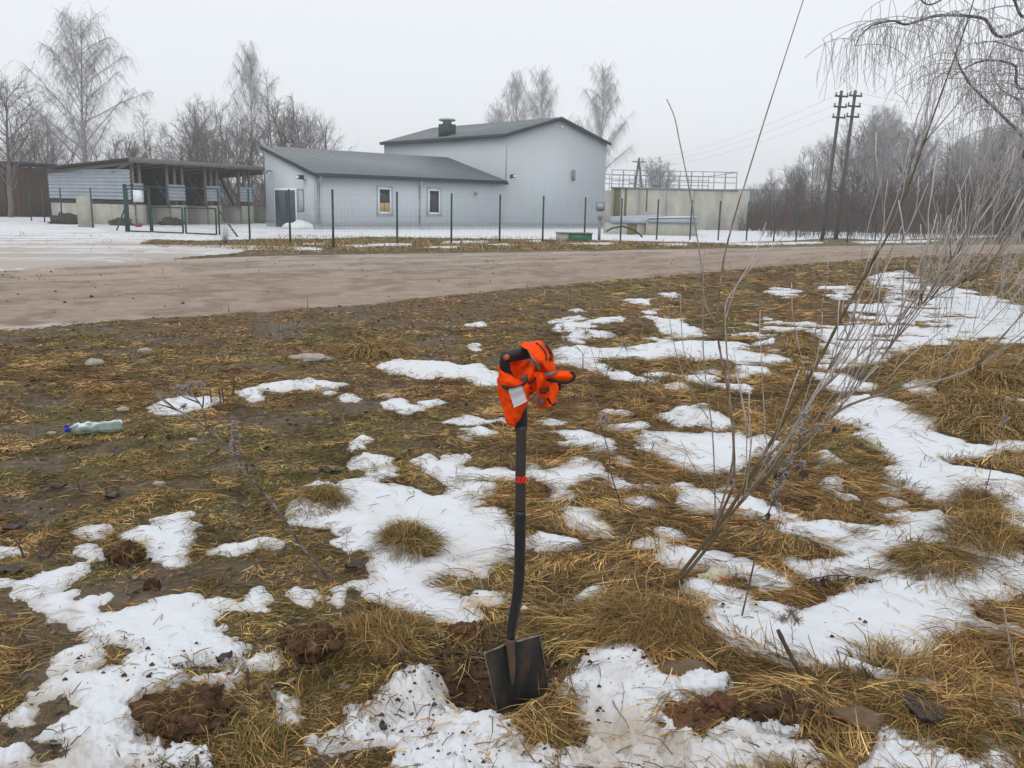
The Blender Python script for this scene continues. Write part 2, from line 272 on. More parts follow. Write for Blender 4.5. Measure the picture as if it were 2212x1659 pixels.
# ------------------------------------------------------------------ snow patches, traced in eight views of the ground
TILE = {'A': (0, 1106, 3), 'B': (553, 1106, 3), 'C': (1106, 1106, 3), 'D': (1659, 1106, 3), 'E': (1659, 553, 3), 'F': (1106, 553, 3), 'G': (553, 682.7, 3), 'H': (0, 682.7, 2.88), 'X': (0, 0, 1)}
def tp(t, x, y):
    ox, oy, s = TILE[t]; return (ox + x / s, oy + y / s)
def tg(t, pts, z=0.0):
    out = []
    cur = t
    for p in pts:
        if isinstance(p, str): cur = p; continue
        out.append(gp(*tp(cur, *p), z)[:2])
    return np.array(out)
SNOW = [
 ('A', [(1020,45),(1100,20),(1240,5),(1200,40),(1130,90),(1060,75)]),
 ('A', [(510,125),(590,100),(680,95),(685,115),(640,150),(640,185),(560,180)]),
 ('A', [(820,160),(880,110),(930,95),(1050,105),(1230,85),(1240,100),(1190,150),(1195,190),(1185,330),(1120,345),(1000,290),(970,240),(960,180)]),
 ('A', [(510,250),(600,230),(640,250),(640,310),(600,320)]),
 ('A', [(-80,225),(60,245),(120,265),(0,268),(-80,270)]),
 ('A', [(1375,245),(1480,225),(1600,195),'B',(80,188),(130,215),(120,240),(50,245),(0,222),'A',(1590,245),(1470,280),(1380,270)]),
 ('A', [(-80,450),(55,455),(50,485),(-80,490)]),
 ('A', [(95,490),(220,440),(300,405),(420,385),(540,360),(560,380),(470,420),(430,460),(390,500),(250,570),(160,560),(110,520)]),
 ('A', [(260,590),(330,560),(440,545),(470,590),(400,640),(320,655),(265,630)]),
 ('A', [(470,610),(560,570),(670,545),(680,560),(620,610),(630,680),(760,680),(830,650),(960,600),(1080,560),(1250,540),(1260,560),(1240,620),(1380,590),(1500,600),(1620,600),(1690,500),(1740,560),(1700,640),(1540,640),(1380,650),(1370,720),(1500,810),(1510,860),(1600,880),(1600,940),(1560,1000),(1480,980),(1370,940),(1260,950),(1180,990),(1190,1060),(1120,1120),(1110,1170),(960,1230),(860,1270),(870,1420),(850,1480),(980,1490),(1050,1560),(1060,1620),(900,1600),(800,1680),(760,1800),(200,1800),(330,1659),(480,1590),(540,1560),(520,1490),(400,1520),(300,1500),(280,1450),(400,1400),(470,1330),(500,1280),(440,1190),(300,1210),(220,1220),(230,1180),(310,1150),(380,1090),(470,1060),(600,1050),(800,1010),(900,940),(930,920),(900,880),(810,830),(700,840),(640,870),(580,840),(620,770),(600,720),(500,760),(480,730),(520,660)]),
 ('A', [(380,940),(480,890),(560,860),(630,860),(640,920),(640,1010),(560,1040),(460,1050),(380,1020)]),
 ('A', [(360,690),(430,690),(410,710),(360,710)]),
 ('A', [(90,1300),(180,1270),(210,1290),(190,1340),(130,1350)]),
 ('A', [(-60,1610),(80,1550),(160,1530),(240,1590),(220,1700),(-60,1720)]),
 ('A', [(1130,1530),(1240,1510),(1330,1490),(1440,1470),(1480,1445),(1545,1470),(1530,1530),(1400,1610),(1380,1700),(1130,1720),(1090,1600)]),
 ('A', [(1370,1150),(1290,1100),(1400,1060),(1560,980),(1659,970),(1659,1080),(1560,1130),(1540,1190),(1430,1190)]),
 ('G', [(540,1120),(600,1070),(680,1060),(770,1070),(820,1100),(940,1105),(1010,1125),(1090,1170),(1170,1190),(1240,1185),(1290,1165),(1280,1130),(1240,1095),(1320,1090),(1400,1110),(1540,1115),(1560,1130),(1440,1180),(1370,1215),(1430,1230),(1350,1275),(1400,1295),(1470,1270),(1550,1255),(1600,1300),(1640,1370),'C',(0,130),(90,150),(130,180),(190,150),(300,165),(440,200),(460,215),(370,255),(250,240),(110,230),(0,290),'B',(1560,310),(1500,370),(1400,380),(1290,410),(1240,450),(1200,520),(1290,510),(1330,540),(1440,510),(1560,520),(1659,525),(1640,560),(1430,570),(1400,620),(1420,690),(1400,750),(1290,700),(1180,690),(1060,700),(1010,690),(970,640),(900,580),(760,560),(690,520),(630,450),(700,430),(820,420),(780,350),(760,270),(700,245),'G',(640,1525),(560,1500),(515,1465),(590,1430),(580,1410),(520,1380),(400,1360),(300,1345),(215,1345),(220,1300),(260,1240),(340,1230),(480,1250),(640,1260),(620,1230),(580,1160)]),
 ('B', [(245,530),(290,505),(350,510),(355,560),(345,595),(300,570)]),
 ('B', [(510,510),(580,485),(585,530),(540,590),(485,615),(490,570)]),
 ('B', [(-60,960),(60,940),(150,980),(150,1010),(60,1030),(-60,1040)]),
 ('B', [(0,1070),(100,1090),(180,1110),(230,1180),(230,1260),(160,1270),(120,1200),(30,1190)]),
 ('B', [(90,1340),(180,1310),(280,1310),(240,1370),(190,1410),(110,1390)]),
 ('B', [(370,1460),(470,1430),(540,1430),(560,1450),(500,1500),(420,1500)]),
 ('B', [(560,1330),(600,1270),(670,1265),(760,1290),(770,1230),(830,1160),(900,1120),(980,1070),(1030,1030),(1100,1040),(1150,1090),(1220,1140),(1300,1180),(1400,1220),(1480,1250),(1560,1300),'C',(0,1340),(0,1470),(130,1530),(220,1540),(330,1500),(400,1440),(440,1370),(440,1270),(340,1230),(350,1160),(410,1090),(460,1050),(480,980),(530,920),(650,900),(760,930),(880,1000),(940,1050),(1000,1090),(1080,1110),(1160,1090),(1240,1055),(1360,1100),(1370,1160),(1330,1210),(1200,1230),(1080,1240),(1060,1290),(980,1340),(1090,1400),(1200,1490),(1300,1450),(1420,1400),(1500,1380),(1620,1450),'D',(0,1490),(90,1500),(260,1540),(310,1620),(300,1720),(300,1800),'B',(800,1800),(840,1620),(860,1550),(760,1510),(600,1490),(570,1420)]),
 ('C', [(360,0),(480,0),(560,40),(605,80),(600,140),(640,165),(560,160),(470,120),(380,80)]),
 ('C', [(950,130),(970,100),(1060,110),(1140,150),(1060,175),(960,165)]),
 ('C', [(430,520),(490,490),(560,470),(570,495),(500,540),(470,600),(380,590),(370,560)]),
 ('C', [(800,190),(900,170),(960,190),(1060,230),(1180,250),(1300,255),(1450,290),(1540,320),(1620,375),'D',(60,400),(160,450),(100,480),(0,490),'C',(1600,500),(1560,470),(1520,430),(1430,400),(1300,330),(1200,360),(1120,320),(1050,310),(980,260),(930,210),(850,215)]),
 ('D', [(70,-20),(150,0),(270,50),(400,45),(500,80),(620,85),(800,95),(860,70),(800,20),(870,5),(1090,20),(1130,80),(1200,130),(1290,190),(1310,220),(1500,260),(1600,275),(1700,300),(1720,560),(1620,490),(1540,470),(1490,490),(1500,510),(1600,545),(1560,580),(1400,600),(1370,620),(1290,600),(1150,590),(1180,620),(1290,650),(1340,690),(1480,740),(1600,770),(1640,805),(1530,790),(1400,750),(1290,735),(1200,770),(1120,800),(1130,880),(1040,900),(1020,955),(850,925),(700,920),(560,930),(500,960),(600,1020),(700,1045),(840,1070),(940,1090),(1060,1120),(1130,1150),(1250,1150),(1420,1190),(1530,1250),(1659,1290),(1659,1310),(1560,1290),(1400,1215),(1200,1200),(1070,1190),(1000,1170),(900,1160),(840,1100),(700,1085),(520,1065),(420,1075),(200,1050),(0,1000),(-159,920),(-350,830),(-389,700),(-369,590),(-480,540),(-520,450),(-440,470),(-300,500),(-160,530),(-100,600),(-20,600),(60,600),(130,620),(240,645),(330,600),(440,560),(540,510),(690,500),(760,455),(640,430),(450,410),(290,430),(210,380),(250,350),(380,320),(500,290),(620,290),(480,260),(400,220),(300,190),(200,140),(100,120)]),
 ('D', [(1480,0),(1720,0),(1720,90),(1520,60)]),
 ('D', [(1510,70),(1720,90),(1720,240),(1560,200),(1540,130)]),
 ('D', [(100,290),(180,300),(240,340),(200,370),(130,330)]),
 ('D', [(1370,1305),(1500,1310),(1700,1340),(1700,1420),(1560,1370)]),
 ('D', [(700,1540),(780,1470),(800,1430),(900,1450),(1020,1500),(1130,1560),(1290,1590),(1350,1540),(1450,1530),(1600,1570),(1560,1659),(1560,1800),(640,1800),(720,1620)]),
 ('E', [(280,760),(400,770),(520,790),(590,840),(690,860),(650,880),(560,880),(420,880),(350,830)]),
 ('E', [(440,1000),(540,930),(680,920),(800,950),(950,1010),(1100,1050),(1130,1065),(1060,1120),(1000,1150),(900,1140),(760,1130),(640,1120),(500,1090),(440,1060)]),
 ('E', [(580,1160),(640,1120),(760,1130),(950,1150),(1050,1150),(1200,1180),(1300,1215),(1450,1240),(1560,1190),(1640,1200),(1720,1260),(1480,1260),(1390,1250),(1380,1290),(1280,1310),(1110,1325),(1200,1360),(1400,1400),(1540,1420),(1720,1480),(1720,1659),(1420,1620),(1380,1640),(1280,1659),(1230,1620),(1100,1580),(1000,1530),(930,1490),(850,1470),(805,1430),(830,1370),(820,1330),(740,1270),(650,1240)]),
 ('E', [(0,410),(100,440),(220,430),(270,430),(350,470),(560,440),(700,435),(560,400),(540,320),(800,310),(830,200),(700,200),(690,130),(860,100),(1000,170),(1300,230),(1659,330),(2000,340),(2000,570),(1500,560),(1100,570),(1000,570),(870,600),(850,690),(700,720),(480,690),(350,690),(340,620),(300,540),(220,490),(130,510),(100,600),(120,680),(0,690),(-60,560)]),
 ('E', [(300,710),(500,715),(720,725),(640,745),(420,735)]),
 ('E', [(360,200),(520,200),(560,230),(470,290),(400,260)]),
 ('E', [(20,240),(80,205),(190,230),(150,270),(60,270)]),
 ('E', [(900,880),(1010,870),(1050,940),(1150,1000),(1060,1020),(1000,990),(1050,960)]),
 ('E', [(1180,970),(1260,970),(1480,1020),(1450,1060),(1250,1010)]),
 ('E', [(1250,870),(1390,880),(1405,905),(1300,895)]),
 ('E', [(1500,990),(1720,1010),(1720,1070),(1540,1040)]),
 ('E', [(1560,785),(1720,800),(1720,870)]),
 ('E', [(275,1295),(380,1310),(470,1370),(460,1385),(390,1380),(330,1330)]),
 ('E', [(350,1450),(420,1430),(440,1500),(390,1510)]),
 ('E', [(710,1480),(820,1500),(830,1535),(750,1510)]),
 ('E', [(720,1570),(800,1565),(850,1605),(790,1605)]),
 ('E', [(460,1550),(550,1570),(500,1578)]),
 ('E', [(280,1385),(340,1380),(340,1397)]),
 ('F', [(270,420),(430,390),(460,430),(480,470),(560,490),(630,530),(590,545),(480,520),(440,570),(370,560),(320,490)]),
 ('F', [(500,450),(600,440),(700,460),(670,485),(560,475)]),
 ('F', [(860,400),(960,410),(1020,440),(1080,425),(1160,450),(1210,510),(1210,540),(1100,535),(1000,510),(950,470)]),
 ('F', [(350,600),(450,595),(600,610),(700,600),(880,590),(890,530),(1000,530),(1100,550),(1260,520),(1400,550),(1560,590),(1620,640),(1700,660),(1700,700),(1500,700),(1400,680),(1230,680),(1100,690),(1000,680),(900,690),(700,680),(560,680),(560,720),(640,745),(560,760),(480,740),(400,700),(270,700),(260,620)]),
 ('F', [(1460,510),(1560,460),(1680,440),(1680,620),(1600,590),(1540,540)]),
 ('F', [(630,775),(720,780),(800,800),(910,825),(880,835),(760,815),(660,795)]),
 ('F', [(870,780),(980,780),(1100,790),(1200,780),(1310,800),(1250,835),(1170,825),(1120,805),(960,800)]),
 ('F', [(1010,860),(1080,850),(1120,880),(1060,885)]),
 ('F', [(1270,840),(1380,845),(1500,850),(1545,880),(1500,910),(1440,880),(1330,870)]),
 ('F', [(1420,780),(1500,775),(1510,805),(1440,805)]),
 ('F', [(1180,720),(1300,720),(1310,765),(1200,765)]),
 ('F', [(1500,720),(1640,725),(1640,760),(1520,765)]),
 ('F', [(920,1040),(1000,1035),(1050,1060),(1060,1020),(1240,1015),(1280,1050),(1410,1070),(1400,1100),(1290,1115),(1200,1080),(1080,1105),(1000,1075)]),
 ('F', [(640,1000),(750,1010),(720,1030),(660,1020)]),
 ('F', [(630,1110),(740,1100),(820,1075),(860,1100),(800,1130),(740,1140),(660,1125)]),
 ('F', [(280,1150),(400,1145),(480,1150),(560,1170),(640,1200),(620,1290),(540,1280),(460,1250),(360,1250),(290,1220),(400,1210),(500,1205),(380,1190)]),
 ('F', [(195,1080),(240,1060),(310,1080),(290,1095),(220,1095)]),
 ('F', [(840,1180),(880,1145),(1000,1150),(1120,1165),(1250,1150),(1400,1150),(1460,1140),(1500,1180),(1620,1170),(1700,1190),(1700,1280),(1580,1260),(1520,1290),(1480,1380),(1400,1400),(1330,1415),(1220,1400),(1080,1360),(960,1310),(880,1270),(860,1250),(900,1240),(835,1240)]),
 ('F', [(370,1355),(450,1330),(520,1345),(560,1390),(580,1420),(640,1440),(620,1450),(540,1440),(400,1480),(350,1510),(270,1520),(240,1470),(150,1445),(100,1440),(100,1420),(250,1420),(330,1390)]),
 ('F', [(225,1560),(320,1525),(400,1560),(360,1575),(260,1575)]),
 ('F', [(620,1480),(700,1465),(750,1490),(690,1500)]),
 ('F', [(820,1500),(900,1470),(990,1495),(920,1515)]),
 ('F', [(1050,1490),(1130,1475),(1220,1520),(1340,1530),(1420,1550),(1440,1600),(1500,1570),(1600,1580),(1700,1630),(1760,1680),(1600,1690),(1500,1640),(1200,1640),(1100,1590),(1130,1540)]),
 ('F', [(700,1590),(850,1570),(900,1600),(980,1600),(880,1640),(780,1640)]),
 ('F', [(330,1640),(420,1635),(500,1659),(420,1680)]),
 ('F', [(1330,1510),(1400,1470),(1440,1500),(1400,1520)]),
 ('F', [(650,1350),(700,1320),(750,1350),(710,1380)]),
 ('F', [(380,345),(440,335),(450,355),(400,370)]),
 ('F', [(760,285),(860,280),(860,310),(800,305)]),
 ('F', [(860,365),(920,350),(900,372)]),
 ('F', [(980,250),(1040,245),(1030,262)]),
 ('F', [(100,1360),(160,1390),(110,1410)]),
 ('G', [(810,320),(930,285),(1080,290),(1250,315),(1330,330),(1420,315),(1530,370),(1600,370),(1600,450),(1490,455),(1400,400),(1270,385),(1180,375),(1120,390),(1050,385),(960,370),(880,370)]),
 ('G', [(-40,470),(140,440),(300,430),(350,410),(400,425),(560,435),(520,460),(350,480),(250,475),(150,490),(-40,485)]),
 ('G', [(850,570),(930,550),(970,590),(1060,595),(1070,610),(960,635),(890,610)]),
 ('G', [(1070,570),(1150,560),(1220,570),(1120,595)]),
 ('G', [(1230,700),(1290,680),(1380,655),(1450,680),(1490,690),(1400,705),(1330,710)]),
 ('G', [(1350,745),(1450,735),(1530,770),(1440,780)]),
 ('G', [(1320,810),(1360,795),(1390,810),(1340,825)]),
 ('G', [(1560,690),(1620,680),(1659,690),(1640,700)]),
 ('G', [(630,950),(690,915),(770,930),(850,960),(820,1000),(740,1000),(650,985)]),
 ('G', [(680,1030),(760,1030),(800,1025),(870,1010),(900,1030),(820,1055),(700,1050)]),
 ('G', [(1025,980),(1100,955),(1160,950),(1170,970),(1230,930),(1340,920),(1330,945),(1280,960),(1330,1000),(1400,990),(1470,1020),(1570,1000),(1680,1050),(1680,1080),(1500,1070),(1400,1080),(1330,1050),(1310,1070),(1220,1065),(1170,1020),(1100,1005)]),
 ('G', [(320,1105),(380,1075),(470,1110),(430,1120)]),
 ('G', [(640,840),(690,820),(710,835),(660,850)]),
 ('G', [(625,890),(650,860),(680,875)]),
 ('G', [(450,495),(490,500),(460,512)]),
 ('G', [(575,535),(600,520),(625,545),(600,557)]),
 ('G', [(830,515),(880,508),(890,530)]),
 ('G', [(1380,60),(1470,45),(1460,65)]),
 ('G', [(1405,200),(1440,195),(1430,215)]),
 ('H', [(950,570),(1000,530),(1180,500),(1270,510),(1350,540),(1250,570),(1150,590),(1080,615),(980,620),(1020,590)]),
 ('H', [(1480,470),(1620,490),(1600,530),(1540,490)]),
]
HOLES = [
 ('G', [(765,1450),(800,1380),(860,1340),(960,1325),(1060,1350),(1150,1400),(1220,1520),(1150,1560),(1080,1530),(1000,1490),(930,1520),(800,1540)]),
 ('D', [(730,320),(840,280),(950,240),(1100,260),(1230,290),(1320,330),(1390,370),(1380,470),(1250,450),(1100,415),(1000,410),(930,430),(830,410),(760,370)]),
 ('D', [(450,95),(560,120),(600,210),(520,170)]),
 ('B', [(1150,1340),(1200,1290),(1240,1360),(1200,1410)]),
 ('F', [(945,1210),(1000,1195),(1035,1215),(990,1228)]),
 ('E', [(860,240),(960,215),(1040,250),(960,280),(880,275)]), ('E', [(700,530),(760,515),(790,535),(740,545)]), ('E', [(970,470),(1030,455),(1060,475),(1010,485)]), ('E', [(1020,410),(1110,400),(1120,440),(1060,430)]), ('E', [(600,440),(780,435),(780,445),(640,450)]), ('E', [(780,355),(930,345),(930,358),(820,362)]),
]
snow_polys = [tg(t, p) for t, p in SNOW]; hole_polys = [tg(t, p) for t, p in HOLES]
# yard and verge snow across the road
FAR_SNOW = [
 [(-300,466),(0,468),(250,468),(600,468),(1000,470),(1300,473),(1480,475),(1620,478),(1700,481),(1800,480),(2000,482),(2300,486),(2300,505),(2100,512),(1900,517),(1800,512),(1700,519),(1560,524),(1450,521),(1300,518),(1150,516),(1000,514),(800,511),(690,516),(560,516),(420,520),(330,516),(300,530),(430,532),(560,531),(520,546),(400,556),(300,562),(160,572),(60,580),(-300,600)],
 [(560,533),(700,537),(690,541),(560,540),(500,536)], [(800,527),(900,526),(890,531),(780,532)], [(640,527),(700,526),(690,530)], [(960,522),(1060,520),(1050,525),(950,526)], [(1560,526),(1780,521),(1780,525),(1600,530)], [(1840,521),(2040,517),(2000,522),(1860,525)], [(1120,520),(1180,519),(1170,523)], [(720,531),(800,530),(780,535)], [(1200,526),(1340,524),(1320,529)], [(900,534),(1000,532),(980,537)], [(1380,527),(1500,526),(1480,531)], [(1040,528),(1110,527),(1100,531)],
 [(-300,715),(0,707),(150,700),(240,693),(150,704),(0,714),(-300,724)],
]
far_polys = [np.array([gp(*p)[:2] for p in P]) for P in FAR_SNOW]

def poly_sdmax(x, y, r, polys, holes, warp=1.0):
    a = (0.012 + 0.0035 * r) * warp
    wx = x + a * (fbm(x * 6, y * 6, 4, 11) - 0.5) * 2.6 + 0.03 * (fbm(x * 24, y * 24, 3, 5) - 0.5)
    wy = y + 1.6 * a * (fbm(x * 6, y * 6, 4, 23) - 0.5) * 2.6 + 0.04 * (fbm(x * 24, y * 24, 3, 6) - 0.5)
    s = np.full(x.shape, -9.0)
    for P in polys: s = np.maximum(s, poly_sd(wx, wy, P))
    for P in holes: s = np.minimum(s, -poly_sd(wx, wy, P))
    return s
def snow_sd(x, y, r):
    s = poly_sdmax(x, y, r, snow_polys, hole_polys) + 0.014 + 0.007 * r
    far_r = sstep(7.5, 12.0, r) * sstep(-.5, 1.5, x); near_l = sstep(3.3, 2.6, r) * sstep(1.0, .2, x)
    tear = far_r * (.06 + .05 * r) * sstep(.47, .74, fbm(x * 2.0, y * 4.6, 4, 201))             # hummocks showing through
    tear = tear + near_l * .06 * sstep(.50, .78, fbm(x * 9, y * 11, 4, 203))                     # trodden, crumbling snow
    tear = tear + .014 * sstep(.52, .75, fbm(x * 16, y * 22, 3, 205)) * (1 + .25 * r)
    return s - tear

# ------------------------------------------------------------------ relief of the ground
DUG_C = gp(1030, 1430)[:2]; HOLE_C = gp(1050, 1492)[:2]; HOLE_R = (0.2, 0.16)
MOUNDS = []   # x, y, radius, height
def mound(t, x, y, rad, h): MOUNDS.append((*gp(*tp(t, x, y))[:2], rad, h))
mound('B', 800, 900, .22, .05); mound('B', 330, 900, .16, .05); mound('C', 900, 800, .32, .07); mound('A', 1250, 1300, .2, .04)
mound('D', 1000, 360, .26, .06); mound('G', 980, 1450, .17, .05); mound('D', 400, 1180, .3, .05); mound('D', 1300, 1380, .25, .05)
mound('E', 1350, 760, .9, .24); mound('E', 1400, 930, .7, .16); mound('E', 200, 570, .4, .14); mound('E', 1400, 1600, .2, .07); mound('D', 1400, 150, .3, .08)
mound('F', 1150, 640, .45, .12); mound('F', 770, 730, .4, .07); mound('C', 200, 1380, .12, .03); mound('F', 1000, 950, .35, .05); mound('F', 1250, 1020, .3, .06)
mound('F', 780, 460, .8, .12); mound('F', 1300, 450, .5, .14); mound('G', 1000, 870, .4, .05); mound('G', 420, 1180, .25, .05); mound('E', 250, 350, .7, .12); mound('E', 500, 1300, .4, .04)
mound('C', 700, 1150, .2, .045); mound('B', 1080, 1150, .15, .04); mound('D', 100, 1300, .14, .05)
def gz(x, y):
    x = np.asarray(x, float); y = np.asarray(y, float); r = np.hypot(x, y)
    near = 1 - sstep(13, 24, r)
    z = near * (0.05 * (fbm(x * 0.9, y * 0.9, 3, 41) - 0.5) + 0.045 * (fbm(x * 3.2, y * 3.2, 3, 43) - 0.5) * (1 - sstep(-4, -1, -x) * 0.45) + 0.02 * (fbm(x * 14, y * 14, 2, 47) - 0.5))
    for mx, my, rad, h in MOUNDS:
        d2 = ((x - mx) ** 2 + (y - my) ** 2) / rad ** 2
        z = z + h * np.exp(-1.6 * d2)
    hx = (x - HOLE_C[0]) / HOLE_R[0]; hy = (y - HOLE_C[1]) / HOLE_R[1]
    d = np.sqrt(hx * hx + hy * hy) + 0.35 * (vnoise(x * 12, y * 12, 77) - 0.5)
    z = z - 0.10 * (1 - sstep(0.45, 1.15, d))
    return z
def gzp(p): return float(gz(np.array([p[0]]), np.array([p[1]]))[0])
def on_ground(x, y, dz=0.0):
    p = gp(x, y)
    for _ in range(3): p = gp(x, y, gzp(p))
    return np.array([p[0], p[1], gzp(p) + dz])
def tgr(t, x, y, dz=0.0): return on_ground(*tp(t, x, y), dz)

# road outline (near edge, far edge) as seen, carried on well outside the picture
near_px = [(-900,800),(-500,765),(-200,732),(0,712),(200,698),(400,684),(600,671),(800,656),(1000,638),(1100,627),(1250,612),(1400,600),(1550,587),(1700,573),(1850,562),(2000,553),(2150,547),(2350,541)]
far_px =  [(-900,600),(-500,588),(-200,577),(0,568),(200,562),(400,556),(600,549),(800,546),(1000,544),(1100,542),(1250,540),(1400,537),(1550,534.5),(1700,532),(1850,529.5),(2000,528),(2150,527.5),(2350,527)]
near_w = np.array([gp(*p)[:2] for p in near_px]); far_w = np.array([gp(*p)[:2] for p in far_px])
d_end = (far_w[-1] + near_w[-1] - far_w[-2] - near_w[-2]); d_end /= np.linalg.norm(d_end)
near_w = np.vstack([near_w, near_w[-1] + d_end * 40]); far_w = np.vstack([far_w, far_w[-1] + d_end * 40])
def resample(P, n):
    s = np.concatenate([[0], np.cumsum(np.linalg.norm(np.diff(P, axis=0), axis=1))]); s /= s[-1]
    i = np.linspace(0, len(P) - 1, n); k = np.arange(len(P))
    return np.stack([np.interp(i, k, P[:, 0]), np.interp(i, k, P[:, 1])], -1)
road_poly = np.vstack([near_w, far_w[::-1]])

def mud_mask(x, y):
    """1 where bare wet mud shows (mostly the trodden left side)"""
    m = fbm(x * 2.6 + 3, y * 2.6, 4, 61)
    left = sstep(0.9, -0.6, x - 0.12 * (y - 4))
    return sstep(0.60, 0.70, m + 0.02 * left) * (0.2 + 0.8 * left)

# ------------------------------------------------------------------ ground sheet
def polar(rs, ths):
    R, T = np.meshgrid(rs, ths, indexing='ij'); return R * np.sin(T), R * np.cos(T)
th_in = np.linspace(-math.radians(44), math.radians(44), 420)
th_all = np.concatenate([np.linspace(-math.pi, -math.radians(46), 28), th_in, np.linspace(math.radians(46), math.pi, 28)])
rs = np.concatenate([np.geomspace(0.25, 1.6, 10)[:-1], np.geomspace(1.6, 26, 380)[:-1], np.geomspace(26, 90, 60)[:-1], np.geomspace(90, 3500, 24)])
X, Y = polar(rs, th_all); R = np.hypot(X, Y)
Z = gz(X, Y)
rd = np.full(X.shape, -9.0)
mm = (R > 8) & (R < 90)
rd[mm] = poly_sd(X[mm], Y[mm], road_poly)
Z = Z - 0.09 * sstep(0.0, 0.5, rd) - 0.05 * sstep(28, 60, R)
mud = mud_mask(X, Y)
soil = np.array([0.115, 0.085, 0.05]); mudc = np.array([0.115, 0.095, 0.08]); rust = np.array([0.12, 0.07, 0.038]); green = np.array([0.095, 0.085, 0.035])
g1 = fbm(X * 1.3, Y * 1.3, 3, 71)[..., None]; g2 = fbm(X * 0.7 + 9, Y * 0.7, 3, 73)[..., None]
C = soil * (1 - sstep(.45, .6, g1)) + green * sstep(.45, .6, g1)
C = C * (1 - sstep(.5, .65, g2)) + rust * sstep(.5, .65, g2)
C = C * (1 - mud[..., None]) + mudc * mud[..., None]
hd = np.hypot((X - HOLE_C[0]) / .24, (Y - HOLE_C[1]) / .2)[..., None]
hd = np.minimum(hd, 1.1 * np.hypot((X - DUG_C[0]) / .3, (Y - DUG_C[1]) / .2)[..., None] + .25 * (fbm(X * 14, Y * 14, 2, 79)[..., None] - .5))
C = np.where(hd < 1.1, np.array([0.062, 0.036, 0.022]), C)
C = C * np.array([1.18, 1.1, 1.0])
C = np.where((R > 27)[..., None], np.array([0.13, 0.115, 0.06]) * (0.6 + 0.8 * g1), C)
mb = MB(); G = np.stack([X, Y, Z], -1); mb.grid(G, flip=True, c=C.reshape(-1, 3))
ground = mb.build('ground', m_ground, None, True); tag(ground, 'brown winter ground of trodden grass and wet mud', 'ground', kind='structure')

# ------------------------------------------------------------------ road
nr = 420; nc = 90
A_ = resample(near_w, nr); B_ = resample(far_w, nr)
t = np.linspace(0, 1, nc)
t = t ** 1.0
RX = A_[:, None, 0] * (1 - t) + B_[:, None, 0] * t; RY = A_[:, None, 1] * (1 - t) + B_[:, None, 1] * t
jit = 0.25 * (fbm(RX * 1.4, RY * 1.4, 3, 83) - 0.5) * np.where((t == 0) | (t == 1), 1, 0)
RY = RY + jit
along = np.linspace(0, 60, nr)[:, None] + 0 * t
tt = t[None, :] + 0 * along + 0.03 * (fbm(along * .3, t[None, :] * 2 + 0 * along, 2, 84) - .5)
crown = 0.015 * np.sin(tt * math.pi)
ruts = -0.012 * (np.exp(-((tt - .28) / .035) ** 2) + np.exp(-((tt - .44) / .035) ** 2) + np.exp(-((tt - .63) / .035) ** 2) + np.exp(-((tt - .8) / .03) ** 2))
RZ = -0.022 + crown + ruts + 0.012 * (fbm(RX * 2.2, RY * 2.2, 3, 85) - .5) - 0.03 * sstep(0.03, 0, t)[None, :] - 0.03 * sstep(.97, 1, t)[None, :]
sand = np.array([0.315, 0.232, 0.17]); pale = np.array([0.385, 0.31, 0.25]); wet = np.array([0.2, 0.144, 0.102]); grey = np.array([0.44, 0.40, 0.365])
f1 = fbm(along * .7, tt * 14, 4, 86)[..., None]; f2 = fbm(RX * .8, RY * .8, 4, 87)[..., None]
RC = sand + (pale - sand) * sstep(.42, .62, tt[..., None] + .25 * (f2 - .5)) * .8
RC = RC + (grey - RC) * sstep(.78, .95, tt[..., None] + .25 * (f2 - .5)) * (0.2 + .6 * sstep(4, -14, RX[..., None]))
RC = RC + (wet - RC) * sstep(.46, .64, f1) * .75
rutl = np.exp(-((tt - .28) / .02) ** 2) + np.exp(-((tt - .46) / .015) ** 2) + np.exp(-((tt - .52) / .012) ** 2) + np.exp(-((tt - .66) / .02) ** 2) + np.exp(-((tt - .82) / .02) ** 2)
RC = RC + (wet - RC) * (np.clip(rutl, 0, 1) * sstep(.35, .6, fbm(along * .5, tt * 3, 3, 88)))[..., None] * .9
RC = RC * (0.92 + .16 * f2) * (0.86 + .28 * fbm(RX * 6, RY * 6, 3, 89))[..., None]
mb = MB(); mb.grid(np.stack([RX, RY, RZ], -1), flip=False, c=RC.reshape(-1, 3))
road = mb.build('road', m_road, None, True); tag(road, 'wet sandy unpaved road crossing behind the grass', 'road', kind='structure')

